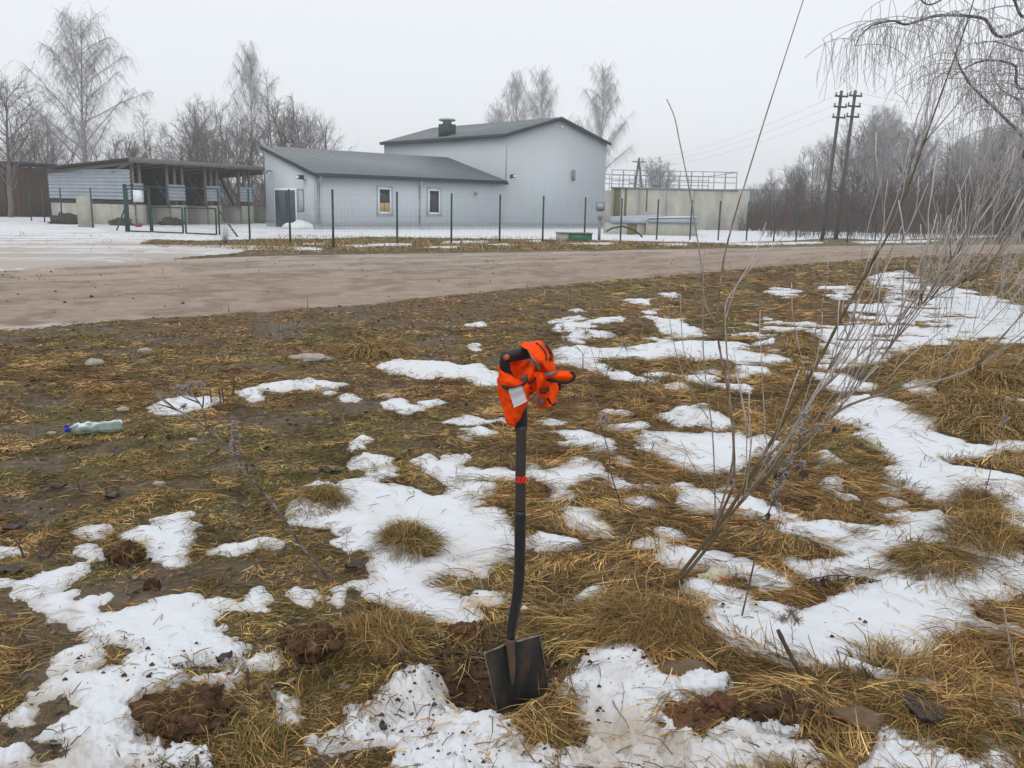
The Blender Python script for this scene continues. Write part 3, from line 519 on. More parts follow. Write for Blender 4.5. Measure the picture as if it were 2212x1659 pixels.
# ------------------------------------------------------------------ snow
def snow_sheet(name, rs, ths, sdf, thick, label, far=False):
    X, Y = polar(rs, ths); R = np.hypot(X, Y); s = sdf(X, Y, R)
    keep = s > -0.05 * (1 if not far else 6)
    z0 = gz(X, Y)
    if far: z0 = z0 - 0.05 * sstep(28, 60, R)
    w = 0.04 if not far else 0.15
    th = thick * (0.55 + 0.9 * fbm(X * 2.5, Y * 2.5, 2, 93))
    h = np.where(s > 0, th * (1 - np.exp(-np.maximum(s, 0) / w)), s * 0.8)
    close = sstep(4.5, 2.6, R)
    clump = vnoise(X * 70, Y * 70, 95) * 0.006 + vnoise(X * 160, Y * 160, 96) * 0.004 + (fbm(X * 22, Y * 22, 2, 97) - .5) * 0.016
    rough_zone = sstep(3.3, 2.5, R) * sstep(1.7, 0.9, X) if not far else 0
    h = h + np.where(s > 0.0, clump * (0.25 + 2.0 * rough_zone) * sstep(0, .03, s), 0)
    h = h + np.where(s > 0, 0.012 * (fbm(X * 5, Y * 5, 2, 98) - .5), 0)
    if not far:
        for (fx, fy, ang, L, W) in FOOT:                            # boot prints: pressed in, with tread ridges
            c_, s_ = math.cos(ang), math.sin(ang); u = (X - fx) * c_ + (Y - fy) * s_; v = -(X - fx) * s_ + (Y - fy) * c_
            e = (u / L) ** 2 + (v / W) ** 2; k = 1 - sstep(.6, 1.1, e)
            h = h - k * 0.018 + k * 0.007 * np.sin(u * 2 * math.pi / 0.024)
    Z = z0 + h - 0.004
    # colour: snow with dirt in it
    d = sstep(.50, .74, fbm(X * 3.4, Y * 3.4, 4, 101)) * .55 + .1 * fbm(X * 12, Y * 12, 2, 106)
    speck = 0 * X
    if far:
        strk = fbm(X * .25 - Y * .1, Y * 1.6 - X * .5, 4, 105); drive = sstep(-3, -8, X) * sstep(37, 20, Y) * (.45 + 1.1 * sstep(.4, .62, strk)) + sstep(.52, .66, strk) * sstep(-4, -12, X) * .55
        d = np.clip(d * .5 + drive, 0, 1); speck = speck * 0
        d = np.maximum(d, sstep(0.5, 0.0, s) * .3)
    else:
        d = d * (0.25 + .75 * rough_zone) + sstep(.05, 0.0, s) * .6 * (.3 + vnoise(X * 9, Y * 9, 107))
        for (fx, fy, ang, L, W) in FOOT: d = d + .35 * np.exp(-((X - fx) ** 2 + (Y - fy) ** 2) / .012)
        d = np.clip(d, 0, 1); speck = speck * (0.3 + 0.7 * sstep(3.6, 2.4, R)) * sstep(1.8, .2, X)
    white = np.array([0.73, 0.75, 0.78]); dirt = np.array([0.5, 0.43, 0.36]) if not far else np.array([0.43, 0.375, 0.33]); dark = np.array([0.07, 0.045, 0.03])
    Cc = white + (dirt - white) * d[..., None]; Cc = Cc + (dark - Cc) * (speck * .9)[..., None]
    a, b = X.shape; i = np.arange(a - 1)[:, None] * b; j = np.arange(b - 1)[None, :]
    q = np.stack([i + j, i + b + j, i + b + j + 1, i + j + 1], -1).reshape(-1, 4)
    k = keep.ravel(); q = q[k[q].any(1)]
    used = np.unique(q); remap = np.full(a * b, -1); remap[used] = np.arange(len(used))
    mb = MB(); mb.add(np.stack([X, Y, Z], -1).reshape(-1, 3)[used], remap[q], c=Cc.reshape(-1, 3)[used])
    o = mb.build(name, m_snow, None, True); return tag(o, label, 'snow', kind='stuff')
FOOT = []
def foot(t, x, y, deg, L=.11, W=.045):
    p = gp(*tp(t, x, y)); FOOT.append((p[0], p[1], math.radians(deg), L, W))
foot('B', 900, 1310, 65, .1, .06); foot('G', 1330, 1560, 60, .1, .05); foot('B', 1200, 440, 50, .1, .05); foot('C', 650, 1480, 100, .12, .05); foot('C', 1050, 1590, 80, .1, .05)
snow_sheet('snow', np.geomspace(1.55, 26, 780), np.linspace(-math.radians(40), math.radians(40), 860), snow_sd, 0.026, 'melting white snow patches lying between the grass tufts')
snow_sheet('yard_snow', np.geomspace(9, 120, 420), np.linspace(-math.radians(44), math.radians(44), 420),
           lambda x, y, r: poly_sdmax(x, y, r, far_polys, [], 1.3), 0.05, 'trodden snow covering the yard across the road', far=True)

# ------------------------------------------------------------------ grass
PAL = np.array([[.50, .345, .135], [.33, .205, .078], [.27, .135, .05], [.20, .165, .052], [.125, .15, .04], [.48, .365, .19], [.13, .08, .042]]) * np.array([1.2, 1.14, 1.05])
def blades(mb, root, L, w, head, e0, e1, colr, segs, lift=None, conform=True):
    n = len(root); k = np.arange(segs + 1) / segs
    el = e0[:, None] + (e1 - e0)[:, None] * k[None, :]
    dl = (L / segs)[:, None]
    dx = np.cumsum(np.concatenate([np.zeros((n, 1)), np.cos(el[:, :-1]) * dl], 1), 1)
    dz = np.cumsum(np.concatenate([np.zeros((n, 1)), np.sin(el[:, :-1]) * dl], 1), 1)
    hd = head[:, None] + (rng.random(n)[:, None] - .5) * 0.9 * k[None, :]
    px = root[:, 0:1] + dx * np.cos(hd); py = root[:, 1:2] + dx * np.sin(hd); pz = root[:, 2:3] + dz
    if conform:
        gzv = gz(px, py); pz = np.maximum(pz, gzv + 0.003 + 0.02 * rng.random((n, 1)) * (lift[:, None] if lift is not None else 1))
    ww = w[:, None] * np.array([1.0, .9, .75, .55, .3])[:segs][None, :]
    # width vector: across heading, tilted at random
    tw = (rng.random(n) - .5) * 1.6
    cx = -np.sin(hd) * np.cos(tw)[:, None]; cy = np.cos(hd) * np.cos(tw)[:, None]; cz = np.sin(tw)[:, None] + 0 * cx
    V = np.zeros((n, 2 * segs + 1, 3))
    for s in range(segs):
        off = np.stack([cx[:, s], cy[:, s], cz[:, s]], -1) * ww[:, s:s + 1] * .5; P = np.stack([px[:, s], py[:, s], pz[:, s]], -1)
        V[:, 2 * s] = P - off; V[:, 2 * s + 1] = P + off
    V[:, -1] = np.stack([px[:, -1], py[:, -1], pz[:, -1]], -1)
    base = np.arange(n)[:, None] * (2 * segs + 1)
    Q = np.concatenate([base + np.array([[2 * s, 2 * s + 1, 2 * s + 3, 2 * s + 2]]) for s in range(segs - 1)], 0) if segs > 1 else None
    T = base + np.array([[2 * segs - 2, 2 * segs - 1, 2 * segs]])
    mb.add(V.reshape(-1, 3), Q, T, np.repeat(colr, 2 * segs + 1, 0))

def grass_field(N, r0, r1, segs, mb):
    th = (rng.random(N) - .5) * math.radians(84); r = r0 * (r1 / r0) ** rng.random(N)
    x = r * np.sin(th); y = r * np.cos(th)
    s = snow_sd(x, y, r); road_d = poly_sd(x, y, road_poly) if r1 > 8 else np.full(N, -9.)
    mud = mud_mask(x, y)
    hd = np.hypot((x - HOLE_C[0]) / .2, (y - HOLE_C[1]) / .17)
    pk = np.where(s > 0.012, np.where(s < .05 + .004 * r, .16, .010 + .10 * sstep(.6, .72, fbm(x * 2.2, y * 3.4, 3, 118))), 1.0) * (1 - 0.72 * mud) * np.where(road_d > .22 * (fbm(x * 2.5, y * 2.5, 3, 127) - .35), 0.0, 1.0) * np.where(hd < 1, .05, np.where(np.hypot((x - DUG_C[0]) / .3, (y - DUG_C[1]) / .2) < 1, .28, 1.0))
    # long lying grass to the right and around the hole, short trodden turf to the left
    longg = np.clip(sstep(-.9, 0.3, x - 0.05 * (y - 3) + 0.8 * (fbm(x * .9, y * .9, 3, 111) - .5)) + sstep(.56, .68, fbm(x * 1.7, y * 1.7, 3, 112)) * .7, 0, 1)
    pk = pk * (0.85 + .15 * longg) * (0.45 + 0.75 * sstep(.3, .6, fbm(x * 4.5, y * 4.5, 2, 113)))
    m = rng.random(N) < pk
    x, y, r, longg, s, mud = x[m], y[m], r[m], longg[m], s[m], mud[m]; n = len(x)
    clump = fbm(x * 3.6, y * 3.6, 3, 114)
    flow = 2 * math.pi * fbm(x * .75, y * .75, 2, 115) * 1.6 + 2.2 * (fbm(x * 3, y * 3, 2, 116) - .5)
    spread = 0.45 + 1.9 * (1 - longg) + 0.6 * rng.random(n)
    cs = (.07 + .016 * r) * 1.0; lev = np.round(np.log2(cs / .07) * 2) / 2; cs = .07 * 2 ** lev          # clump size grows with distance in steps
    jx = x + .6 * cs * (vnoise(x / cs * 1.3, y / cs * 1.3, 121) - .5) * 2; jy = y + .6 * cs * (vnoise(x / cs * 1.3 + 40, y / cs * 1.3, 122) - .5) * 2
    ix = np.floor(jx / cs); iy = np.floor(jy / cs); h1 = _hash(ix, iy, 131); h2 = _hash(ix, iy, 132); h3 = _hash(ix, iy, 133); h4 = _hash(ix, iy, 134)
    head = flow + (h1 - .5) * 2.6 * (1.4 - longg) + (h1 - .5) * 1.2 + (rng.random(n) - .5) * 2 * spread * .8
    L = (0.035 + .05 * rng.random(n)) * (1 - longg) + longg * (0.05 + .17 * rng.random(n)) * (0.5 + .8 * clump)
    L = L * (1 + 0.025 * np.maximum(r - 6, 0)) * (.65 + .7 * h3)
    w = np.maximum(0.0012 + .0036 * rng.random(n) ** 1.6, r * 0.00062)
    e0 = np.radians(3 + 34 * rng.random(n) ** 1.5) * (0.4 + .7 * clump); e1 = e0 - np.radians(25 + 75 * rng.random(n))
    up = rng.random(n) < 0.012
    e0 = np.where(up, np.radians(60 + 25 * rng.random(n)), e0); e1 = np.where(up, np.radians(20 + 50 * rng.random(n)), e1)
    # colour: patches of straw, rust and green
    ga = fbm(x * 1.3, y * 1.3, 3, 71); gb = fbm(x * .7 + 9, y * .7, 3, 73)
    u = rng.random(n)
    wts = np.stack([.22 + .2 * longg, .36 + 0 * x, .1 + .5 * sstep(.46, .62, gb) * longg + .12 * longg, .20 * (1.1 - longg) + .22 * sstep(.48, .64, ga), .03 + .2 * sstep(.52, .68, ga) * (1 - .5 * longg), .14 + 0 * x, .22 + .1 * (1 - longg)], -1)
    cs = np.cumsum(wts / wts.sum(1, keepdims=True), 1); idx = (u[:, None] > cs).sum(1).clip(0, 6)
    c = PAL[idx] * (0.45 + .75 * rng.random(n))[:, None] * (0.55 + .8 * clump)[:, None]
    c = c * (.62 + 1.0 * h2 ** 1.3)[:, None] * np.where(h4 > .86, .55, 1)[:, None]
    gm_ = np.where(h3 > .86, .5, 0) * (1 - .5 * longg); c = c * (1 - gm_[:, None]) + np.array([.13, .125, .035]) * gm_[:, None]
    c = c * (1 - .35 * mud)[:, None]
    root = np.stack([x, y, gz(x, y) - .004 + np.where(s > 0, .03, 0)], -1)
    blades(mb, root, L, w, head, e0, e1, c, segs, lift=0.4 + 1.6 * longg * clump)
gm = MB()
grass_field(170000, 1.5, 4.2, 3, gm)
grass_field(290000, 4.2, 11, 2, gm)
grass_field(170000, 11, 40, 2, gm)
# verge across the road
def verge(poly, N, colw, hgt):
    P = np.array(poly, float); lo = P.min(0); hi = P.max(0); q = lo + (hi - lo) * rng.random((N, 2))
    q = q[poly_sd(q[:, 0] / 100, q[:, 1] / 100, P / 100) > 0]
    g = np.array([gp(*p) for p in q]); n = len(g); dist = g[:, 1]
    patch = fbm(g[:, 0] * .8, g[:, 1] * .8, 3, 119)
    keep = rng.random(n) < sstep(.3, .6, patch) + .2; g = g[keep]; n = len(g); dist = dist[keep]
    if (poly_sd(g[:, 0], g[:, 1], road_poly) > .1).any():
        k = poly_sd(g[:, 0], g[:, 1], road_poly) < .1; g = g[k]; n = len(g); dist = dist[k]
    g[:, 2] = gz(g[:, 0], g[:, 1]) - .05 * sstep(28, 60, np.hypot(g[:, 0], g[:, 1])) + .02
    c = PAL[rng.choice(7, n, p=colw)] * (.6 + .6 * rng.random(n))[:, None]
    e0 = np.radians(20 + 50 * rng.random(n))
    blades(gm, g, hgt * (.5 + rng.random(n)), np.full(n, .02), rng.random(n) * 6.28, e0, e0 - .8, c, 2, conform=False)
verge([(560,518),(700,520),(900,522),(1100,520),(1300,522),(1600,526),(2300,516),(2300,528),(1600,538),(1300,542),(1000,547),(700,548),(560,542)], 9000, [.15, .3, .3, .12, .05, .05, .03], .16)
verge([(600,508),(700,512),(1000,512),(1250,514),(1250,524),(900,524),(600,522)], 2500, [.12, .1, .05, .38, .3, .03, .02], .14)
verge([(330,534),(560,531),(640,530),(640,544),(480,541),(360,538)], 1500, [.2, .3, .1, .25, .1, .03, .02], .16)
grass = gm.build('grass', m_grass, None); tag(grass, 'matted dead straw brown and green grass covering the ground', 'grass', kind='stuff')
print('grass verts', gm.n)

# leaf litter and bits of mud trodden into the turf
ln = 26000; lth = (rng.random(ln) - .5) * math.radians(82); lr = 1.7 * (15 / 1.7) ** rng.random(ln); lx = lr * np.sin(lth); ly = lr * np.cos(lth)
lk = (snow_sd(lx, ly, lr) < -.01) & (poly_sd(lx, ly, road_poly) < -.1) & (rng.random(ln) < sstep(1.0, -.6, lx - .12 * (ly - 4)) * .9 + .06); lx, ly, lr = lx[lk], ly[lk], lr[lk]; ln = len(lx)
lz = gz(lx, ly) + .004 + .016 * rng.random(ln); ls = (.004 + .011 * rng.random(ln) ** 2) * (1 + .12 * lr); la = rng.random(ln) * 6.28; lt = rng.normal(0, .35, (ln, 2))
le = np.stack([np.cos(la), np.sin(la), lt[:, 0]], -1) * ls[:, None]; lw = np.stack([-np.sin(la), np.cos(la), lt[:, 1]], -1) * (ls * (.3 + .5 * rng.random(ln)))[:, None]; lc = np.stack([lx, ly, lz], -1); lj = rng.uniform(-.6, .6, (ln, 2, 1))
lv = np.stack([lc - le, lc + lw * .9 + le * lj[:, 0], lc + le, lc - lw + le * lj[:, 1]], 1).reshape(-1, 3); lcol = np.array([[.13, .11, .1], [.19, .155, .12], [.075, .055, .042], [.16, .115, .075]])[rng.integers(0, 4, ln)] * (.7 + .6 * rng.random(ln))[:, None]
lm = MB(); lm.add(lv, np.arange(ln * 4).reshape(-1, 4), c=np.repeat(lcol, 4, 0)); tag(lm.build('leaf_litter', m_grass, None), 'rotting leaf litter and mud flakes trodden into the short turf', 'litter', kind='stuff')
# ------------------------------------------------------------------ the industrial building
BY = -0.09
YAW = 0.728
bld = thing('industrial_building', (-10.649, 47.935, BY), 'pale grey metal-clad hall with a low lean-to annex and dark roofs', 'building', rz=YAW)
L1, D1, H1, R1, H2, H3, W2, L2 = 13.336, 5.77, 3.10, 4.591, 5.943, 7.251, 9.2, 13.608
XR = L1 + W2
mb = MB()                                                           # annex walls (a closed solid, slightly below the roof sheets)
mb.prism([(0, 0, 0), (0, D1, 0), (0, D1, R1 - .1), (0, 0, H1 - .1)], (0, 0, 0), (L1 - .02, 0, 0))
annex = mb.build('annex_wall', m_wall, bld)
mb = MB(); mb.prism([(L1, 0, 0), (XR, 0, 0), (XR, 0, H2 - .08), (L1 + W2 / 2, 0, H3 - .08), (L1, 0, H2 - .08)], (0, 0, 0), (0, L2, 0))
hall = mb.build('hall_wall', m_wall, bld)
# plinth and drip strip
mb = MB(); mb.box((-.03, -.035, -.45), (XR + .03, .02, .30)); mb.box((-.035, .02, -.45), (-.002, D1, .30)); pl = mb.build('plinth', m_plinth, bld)
mb = MB(); mb.box((-.05, -.06, .30), (XR + .05, -.003, .35)); mb.box((-.055, -.003, .30), (-.003, D1, .35)); mb.build('drip_strip', m_wall_trim, bld)
# vertical panel joints: narrow cover strips
for i, xx in enumerate(np.arange(1.12, XR, 1.12)):
    top = H1 - .12 if xx < L1 else H2 - .15 + (W2 / 2 - abs(xx - L1 - W2 / 2)) * (H3 - H2) / (W2 / 2)
    MB().box((xx - .005, -.004, .35), (xx + .005, -.0005, top)).build('panel_joint', m_wall, bld)
# corner flashings
for xx, top in ((0.0, H1 - .1), (XR, H2 - .1)):
    s = 1 if xx == 0 else -1
    mb = MB(); mb.box((min(xx - s * .012, xx + s * .13), -.012, .35), (max(xx - s * .012, xx + s * .13), -.001, top)); mb.build('corner_flashing', m_wall_trim, bld)
mb = MB(); mb.box((L1 - .005, -.012, H1 + .05), (L1 + .1, -.001, H2 - .1)); mb.build('corner_flashing', m_wall_trim, bld)
mb = MB(); mb.box((-.012, .0, .35), (-.001, .13, H1 - .1)); mb.build('corner_flashing', m_wall_trim, bld)
mb = MB(); mb.box((L1 - .012, L2 - .13, H1), (L1 - .001, L2, H2 - .1)); mb.build('corner_flashing', m_wall_trim, bld)
# roofs
def slab(pts, th):
    p = np.array(pts, float); mb = MB(); mb.hexa(np.vstack([p - [0, 0, th], p])); return mb
sl = (R1 - H1) / D1
o_ = .25
ar = slab([(-.18, -o_, H1 - sl * o_), (L1 - .01, -o_, H1 - sl * o_), (L1 - .01, D1 + .15, R1 + sl * .15), (-.18, D1 + .15, R1 + sl * .15)], .06).build('annex_roof', m_roof, bld)
for xx in np.arange(.35, L1 - .1, .53):                             # standing ribs
    p0 = np.array([xx, -o_ + .02, H1 - sl * (o_ - .02)]); p1 = np.array([xx, D1 + .12, R1 + sl * .12])
    MB().hexa([p0 + [-.015, 0, 0], p0 + [.015, 0, 0], p1 + [.015, 0, 0], p1 + [-.015, 0, 0], p0 + [-.015, 0, .016], p0 + [.015, 0, .016], p1 + [.015, 0, .016], p1 + [-.015, 0, .016]]).build('roof_rib', m_roof, ar)
s2 = (H3 - H2) / (W2 / 2)
hr1 = slab([(L1 - .25, -.2, H2 - s2 * .25), (L1 + W2 / 2, -.2, H3), (L1 + W2 / 2, L2 + .2, H3), (L1 - .25, L2 + .2, H2 - s2 * .25)], .06).build('hall_roof', m_roof, bld)
hr2 = slab([(L1 + W2 / 2, -.2, H3), (XR + .25, -.2, H2 - s2 * .25), (XR + .25, L2 + .2, H2 - s2 * .25), (L1 + W2 / 2, L2 + .2, H3)], .06).build('hall_roof', m_roof, bld)
for yy in np.arange(.3, L2, .6):
    p0 = np.array([L1 - .23, yy, H2 - s2 * .23]); p1 = np.array([L1 + W2 / 2 - .05, yy, H3 - s2 * .05])
    MB().hexa([p0 + [0, -.015, 0], p1 + [0, -.015, 0], p1 + [0, .015, 0], p0 + [0, .015, 0], p0 + [0, -.015, .016], p1 + [0, -.015, .016], p1 + [0, .015, .016], p0 + [0, .015, .016]]).build('roof_rib', m_roof, hr1)
# fascias
def fasc(a, b, h, t, parent):
    a = np.array(a, float); b = np.array(b, float); d = b - a; n = np.array([-d[1], d[0], 0]); n = n / (np.linalg.norm(n) + 1e-9) * t
    MB().hexa([a - [0, 0, h], b - [0, 0, h], b - [0, 0, h] + n, a - [0, 0, h] + n, a, b, b + n, a + n]).build('fascia', m_fascia, parent)
e = H1 - sl * o_
fasc((-.2, -o_ - .003, e + .01), (L1 - .01, -o_ - .003, e + .01), .15, -.02, ar)
fasc((-.185, D1 + .15, R1 + sl * .15 + .02), (-.185, -o_, e + .02), .2, -.02, ar)
fasc((L1 - .25, -.205, H2 - s2 * .25 + .02), (L1 + W2 / 2, -.205, H3 + .02), .2, -.02, hr1)
fasc((L1 + W2 / 2, -.205, H3 + .02), (XR + .25, -.205, H2 - s2 * .25 + .02), .2, -.02, hr2)
fasc((L1 - .255, L2 + .2, H2 - s2 * .25 + .02), (L1 - .255, -.2, H2 - s2 * .25 + .02), .17, -.02, hr1)
# gutters and downpipe
mb = MB(); mb.tube([(-.1, -o_ - .07, e - .13), (L1, -o_ - .07, e - .16)], .055, 8); mb.build('gutter', m_fascia, bld, True)
mb = MB(); mb.tube([(L1 - .32, -.1, H2 - s2 * .25 - .12), (L1 - .32, L2, H2 - s2 * .25 - .15)], .055, 8); mb.build('gutter', m_fascia, bld, True)
mb = MB(); mb.tube([(6.74, -o_ - .07, e - .15), (6.74, -.2, e - .35), (6.74, -.07, e - .5), (6.74, -.07, .3), (6.74, -.2, .15), (6.9, -.35, .1)], .045, 8); mb.build('downpipe', m_wall_trim, bld, True)
mb = MB(); mb.tube([(.18, -o_ - .07, e - .15), (.18, -.07, e - .5), (.18, -.07, .2), (.18, -.2, .1)], .04, 8); mb.build('downpipe', m_wall_trim, bld, True)
# windows on the annex front
def window(x0, x1, z0, z1, card):
    w = MB(); s = .1
    w.box((x0, -.03, z0), (x0 + s, -.002, z1)); w.box((x1 - s, -.03, z0), (x1, -.002, z1)); w.box((x0 + s, -.03, z1 - s), (x1 - s, -.002, z1)); w.box((x0 + s, -.03, z0), (x1 - s, -.002, z0 + s))
    wo = w.build('window', m_wall_trim, bld); wo['label'] = 'narrow window partly covered with cardboard inside' if card else 'narrow window with a dark pane'
    f = MB(); a, b, c_, d_ = x0 + s, x1 - s, z0 + s, z1 - s; k = .1
    f.box((a, -.045, c_), (a + k, -.004, d_)); f.box((b - k, -.045, c_), (b, -.004, d_)); f.box((a + k, -.045, d_ - k), (b - k, -.004, d_)); f.box((a + k, -.045, c_), (b - k, -.004, c_ + k))
    f.build('window_frame', m_white, wo)
    MB().box((a + k, -.02, c_ + k), (b - k, -.006, d_ - k)).build('pane', m_glass, wo)
    MB().box((x0 - .04, -.1, z0 - .04), (x1 + .04, -.003, z0 - .002)).build('sill', m_wall_trim, wo)
    if card:
        m_ = (a + b) / 2
        for q0, q1 in ((a + k, m_ - .01), (m_ + .01, b - k)):
            MB().box((q0 + .005, -.0235, c_ + k), (q1 - .003, -.0205, c_ + k + .5)).build('cardboard_sheet', m_card, wo)
window(3.8, 4.88, .86, 2.5, True); window(7.27, 8.34, .86, 2.5, False)
# double door on the annex end
dr = MB().box((-.05, 2.05, .02), (-.002, 4.62, 2.26)).build('door', m_white, bld); dr['label'] = 'dark double door in a pale frame'
for y0, y1 in ((2.17, 3.3), (3.36, 4.5)):
    lf = MB().box((-.075, y0, .04), (-.051, y1, 2.14)).build('door_leaf', m_door, dr)
MB().box((-.12, 3.2, 1.0), (-.076, 3.23, 1.2)).build('handle', m_greymetal, dr)
pn = MB().box((-.04, 1.25, .98), (-.002, 1.98, 2.2)).build('notice_board', m_greymetal, bld); MB().box((-.055, 1.31, 1.05), (-.041, 1.92, 2.13)).build('board_face', m_wall_trim, pn)
# lamps, vents and cameras
def lamp(x, y, z, nx, ny, s=.16):
    b = MB(); b.box((x - s, y - s, z - s * .8), (x + s, y + s, z + s * .8)); l = b.build('floodlight', m_fascia, bld)
    MB().box((x - s * .7 + nx * s, y - s * .7 + ny * s, z - s * .5), (x + s * .7 + nx * s * 1.06, y + s * .7 + ny * s * 1.06, z + s * .5)).build('lens', m_white, l)
    MB().tube([(x, y, z - s * .5), (x - nx * s * 2, y - ny * s * 2, z - s)], .03, 6).build('bracket', m_fascia, l)
lamp(-.34, 1.0, 2.82, -1, 0, .14); lamp(L1 + .35, -.34, 3.35, 0, -1, .13)
mb = MB(); mb.tube([(-.05, 4.9, 3.2), (-.3, 4.9, 3.2)], .05, 8); mb.tube([(-.3, 4.9, 3.2), (-.36, 4.9, 3.12), (-.36, 5.2, 3.1)], .08, 8); mb.build('wall_lamp', m_greymetal, bld, True)
mb = MB(); mb.box((XR - 3.28, -.14, 3.25), (XR - 3.08, -.003, 3.95)); mb.build('wall_vent', m_greymetal, bld)
mb = MB(); mb.tube([(10.95, -.06, 2.3), (10.95, -.06, 2.1)], .08, 8); mb.build('small_vent', m_greymetal, bld)
mb = MB(); mb.tube([(L1 + W2 / 2 + .1, -.01, H3 - .6), (L1 + W2 / 2 + .1, -.25, H3 - .62)], .05, 8); mb.build('small_camera', m_white, bld)
# ventilator on the hall roof
vx, vy = L1 + .75, 7.0; vz = H2 + s2 * .75
v = MB().box((vx - .42, vy - .42, vz - .25), (vx + .42, vy + .42, vz + .72)).build('ventilator', m_ventgreen, bld)
mb = MB(); mb.tube([(vx, vy, vz + .72), (vx, vy, vz + .95)], .3, 12); mb.build('neck', m_greymetal, v, True)
mb = MB(); mb.tube([(vx, vy, vz + .93), (vx, vy, vz + 1.0), (vx, vy, vz + 1.08), (vx, vy, vz + 1.13)], [.5, .62, .5, .1], 20); mb.build('cap', m_plinth, v, True)

# ------------------------------------------------------------------ open shed
SY = math.radians(64.7)
sc_ = gp(290, 491, -.1)
shed = thing('open_shed', (sc_[0], sc_[1], -.1), 'long open storage shed with corrugated panels above pale concrete piers', 'shed', rz=SY)
SL, SD, SH, SB = 13.2, 6.45, 3.7, 3.2
def corrugated(name, x0, y0, x1, y1, z0, z1, parent, pitch=.19, amp=.035):
    n = max(8, int((z1 - z0) / pitch * 8)); z = np.linspace(z0, z1, n); off = amp * np.sin((z - z0) / pitch * 2 * math.pi)
    d = np.array([x1 - x0, y1 - y0]); L = np.linalg.norm(d); nn = np.array([d[1], -d[0]]) / L
    A = np.stack([x0 + nn[0] * off, y0 + nn[1] * off, z], -1); B = np.stack([x1 + nn[0] * off, y1 + nn[1] * off, z], -1)
    A2 = A - np.array([*nn, 0]) * .02; B2 = B - np.array([*nn, 0]) * .02
    mb = MB(); mb.grid(np.stack([A, B], 1)); mb.grid(np.stack([A2, B2], 1), flip=True)
    return mb.build(name, m_corr, parent, True)
# side wall: three corrugated sheets over concrete panels
for i in range(3):
    y0, y1 = SD - i * SD / 3, SD - (i + 1) * SD / 3
    corrugated('corrugated_sheet', -.06 - .004 * i, y0, -.06 - .004 * i, y1, 1.45, 3.06, shed)
for i in range(4):
    y0, y1 = i * SD / 4 + .015, (i + 1) * SD / 4 - .015
    MB().box((-.02, y0, -.3), (.16, y1, 1.2)).build('concrete_panel', m_concrete, shed)
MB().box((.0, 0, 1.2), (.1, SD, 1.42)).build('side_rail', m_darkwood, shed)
MB().box((.05, .0, 2.9), (.12, SD, 3.05)).build('side_rail', m_oldwood, shed)
# front piers
for i, (x0, x1) in enumerate(((0.0, .68), (2.4, 3.67), (5.3, 6.4), (8.1, 9.2), (10.9, 12.0))):
    MB().box((x0 + .2, -.12, -.3), (x1 + .1, .08, 1.2)).build('concrete_pier', m_concrete2, shed)
    corrugated('corrugated_sheet', x0 + .05, -.1, x1, -.1, 1.45, 2.34, shed)
    MB().box((x0 + .1, -.02, 1.2), (x1, .06, 1.45)).build('pier_rail', m_darkwood, shed)
    xs = (x0 + .12, x1 - .12) if i == 0 else (x0 + .08, (x0 + x1) / 2, x1 - .08)
    for xx in xs: MB().box((xx - .07, -.04, 1.2), (xx + .07, .1, SH - .2)).build('post', m_oldwood, shed)
    MB().box((x0 + .2, .12, -.3), (x0 + .4, SD - .3, 1.15)).build('partition_wall', m_concrete, shed)
# back wall boards and interior
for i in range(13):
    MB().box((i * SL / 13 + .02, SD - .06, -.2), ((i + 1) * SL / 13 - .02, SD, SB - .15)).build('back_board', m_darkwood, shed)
for i in range(4):
    MB().box((.6 + i * 3.0, SD - 1.2, -.2), (3.2 + i * 3.0, SD - 1.0, .9 + .2 * (i % 2))).build('inner_wall', m_concrete, shed)
for xx in (1.4, 4.4, 7.2, 10):
    MB().bar((xx, 3.2, 2.9), (xx + 1.5, 3.4, 1.0), .14).build('brace', m_oldwood, shed)
MB().bar((.02, .2, 3.35), (.02, 1.4, 2.9), .14).build('brace', m_oldwood, shed); MB().bar((.02, 3.0, 3.05), (.02, 2.6, 3.35), .12).build('brace', m_oldwood, shed)
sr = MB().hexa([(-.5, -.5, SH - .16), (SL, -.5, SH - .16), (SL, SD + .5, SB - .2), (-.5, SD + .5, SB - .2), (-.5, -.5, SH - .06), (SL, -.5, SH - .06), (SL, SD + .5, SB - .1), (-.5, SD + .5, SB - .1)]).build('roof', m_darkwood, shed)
MB().box((-.52, -.56, SH - .3), (SL, -.505, SH - .05)).build('fascia_board', m_oldwood, sr)
MB().hexa([(-.1, -.2, SH - .38), (.06, -.2, SH - .38), (.06, SD, SB - .42), (-.1, SD, SB - .42), (-.1, -.2, SH - .18), (.06, -.2, SH - .18), (.06, SD, SB - .24), (-.1, SD, SB - .24)]).build('rafter', m_oldwood, sr)
for i in range(1, 9):
    xx = i * 1.5
    MB().hexa([(xx, -.4, SH - .32), (xx + .08, -.4, SH - .32), (xx + .08, SD, SB - .36), (xx, SD, SB - .36), (xx, -.4, SH - .165), (xx + .08, -.4, SH - .165), (xx + .08, SD, SB - .22), (xx, SD, SB - .22)]).build('rafter', m_oldwood, sr)

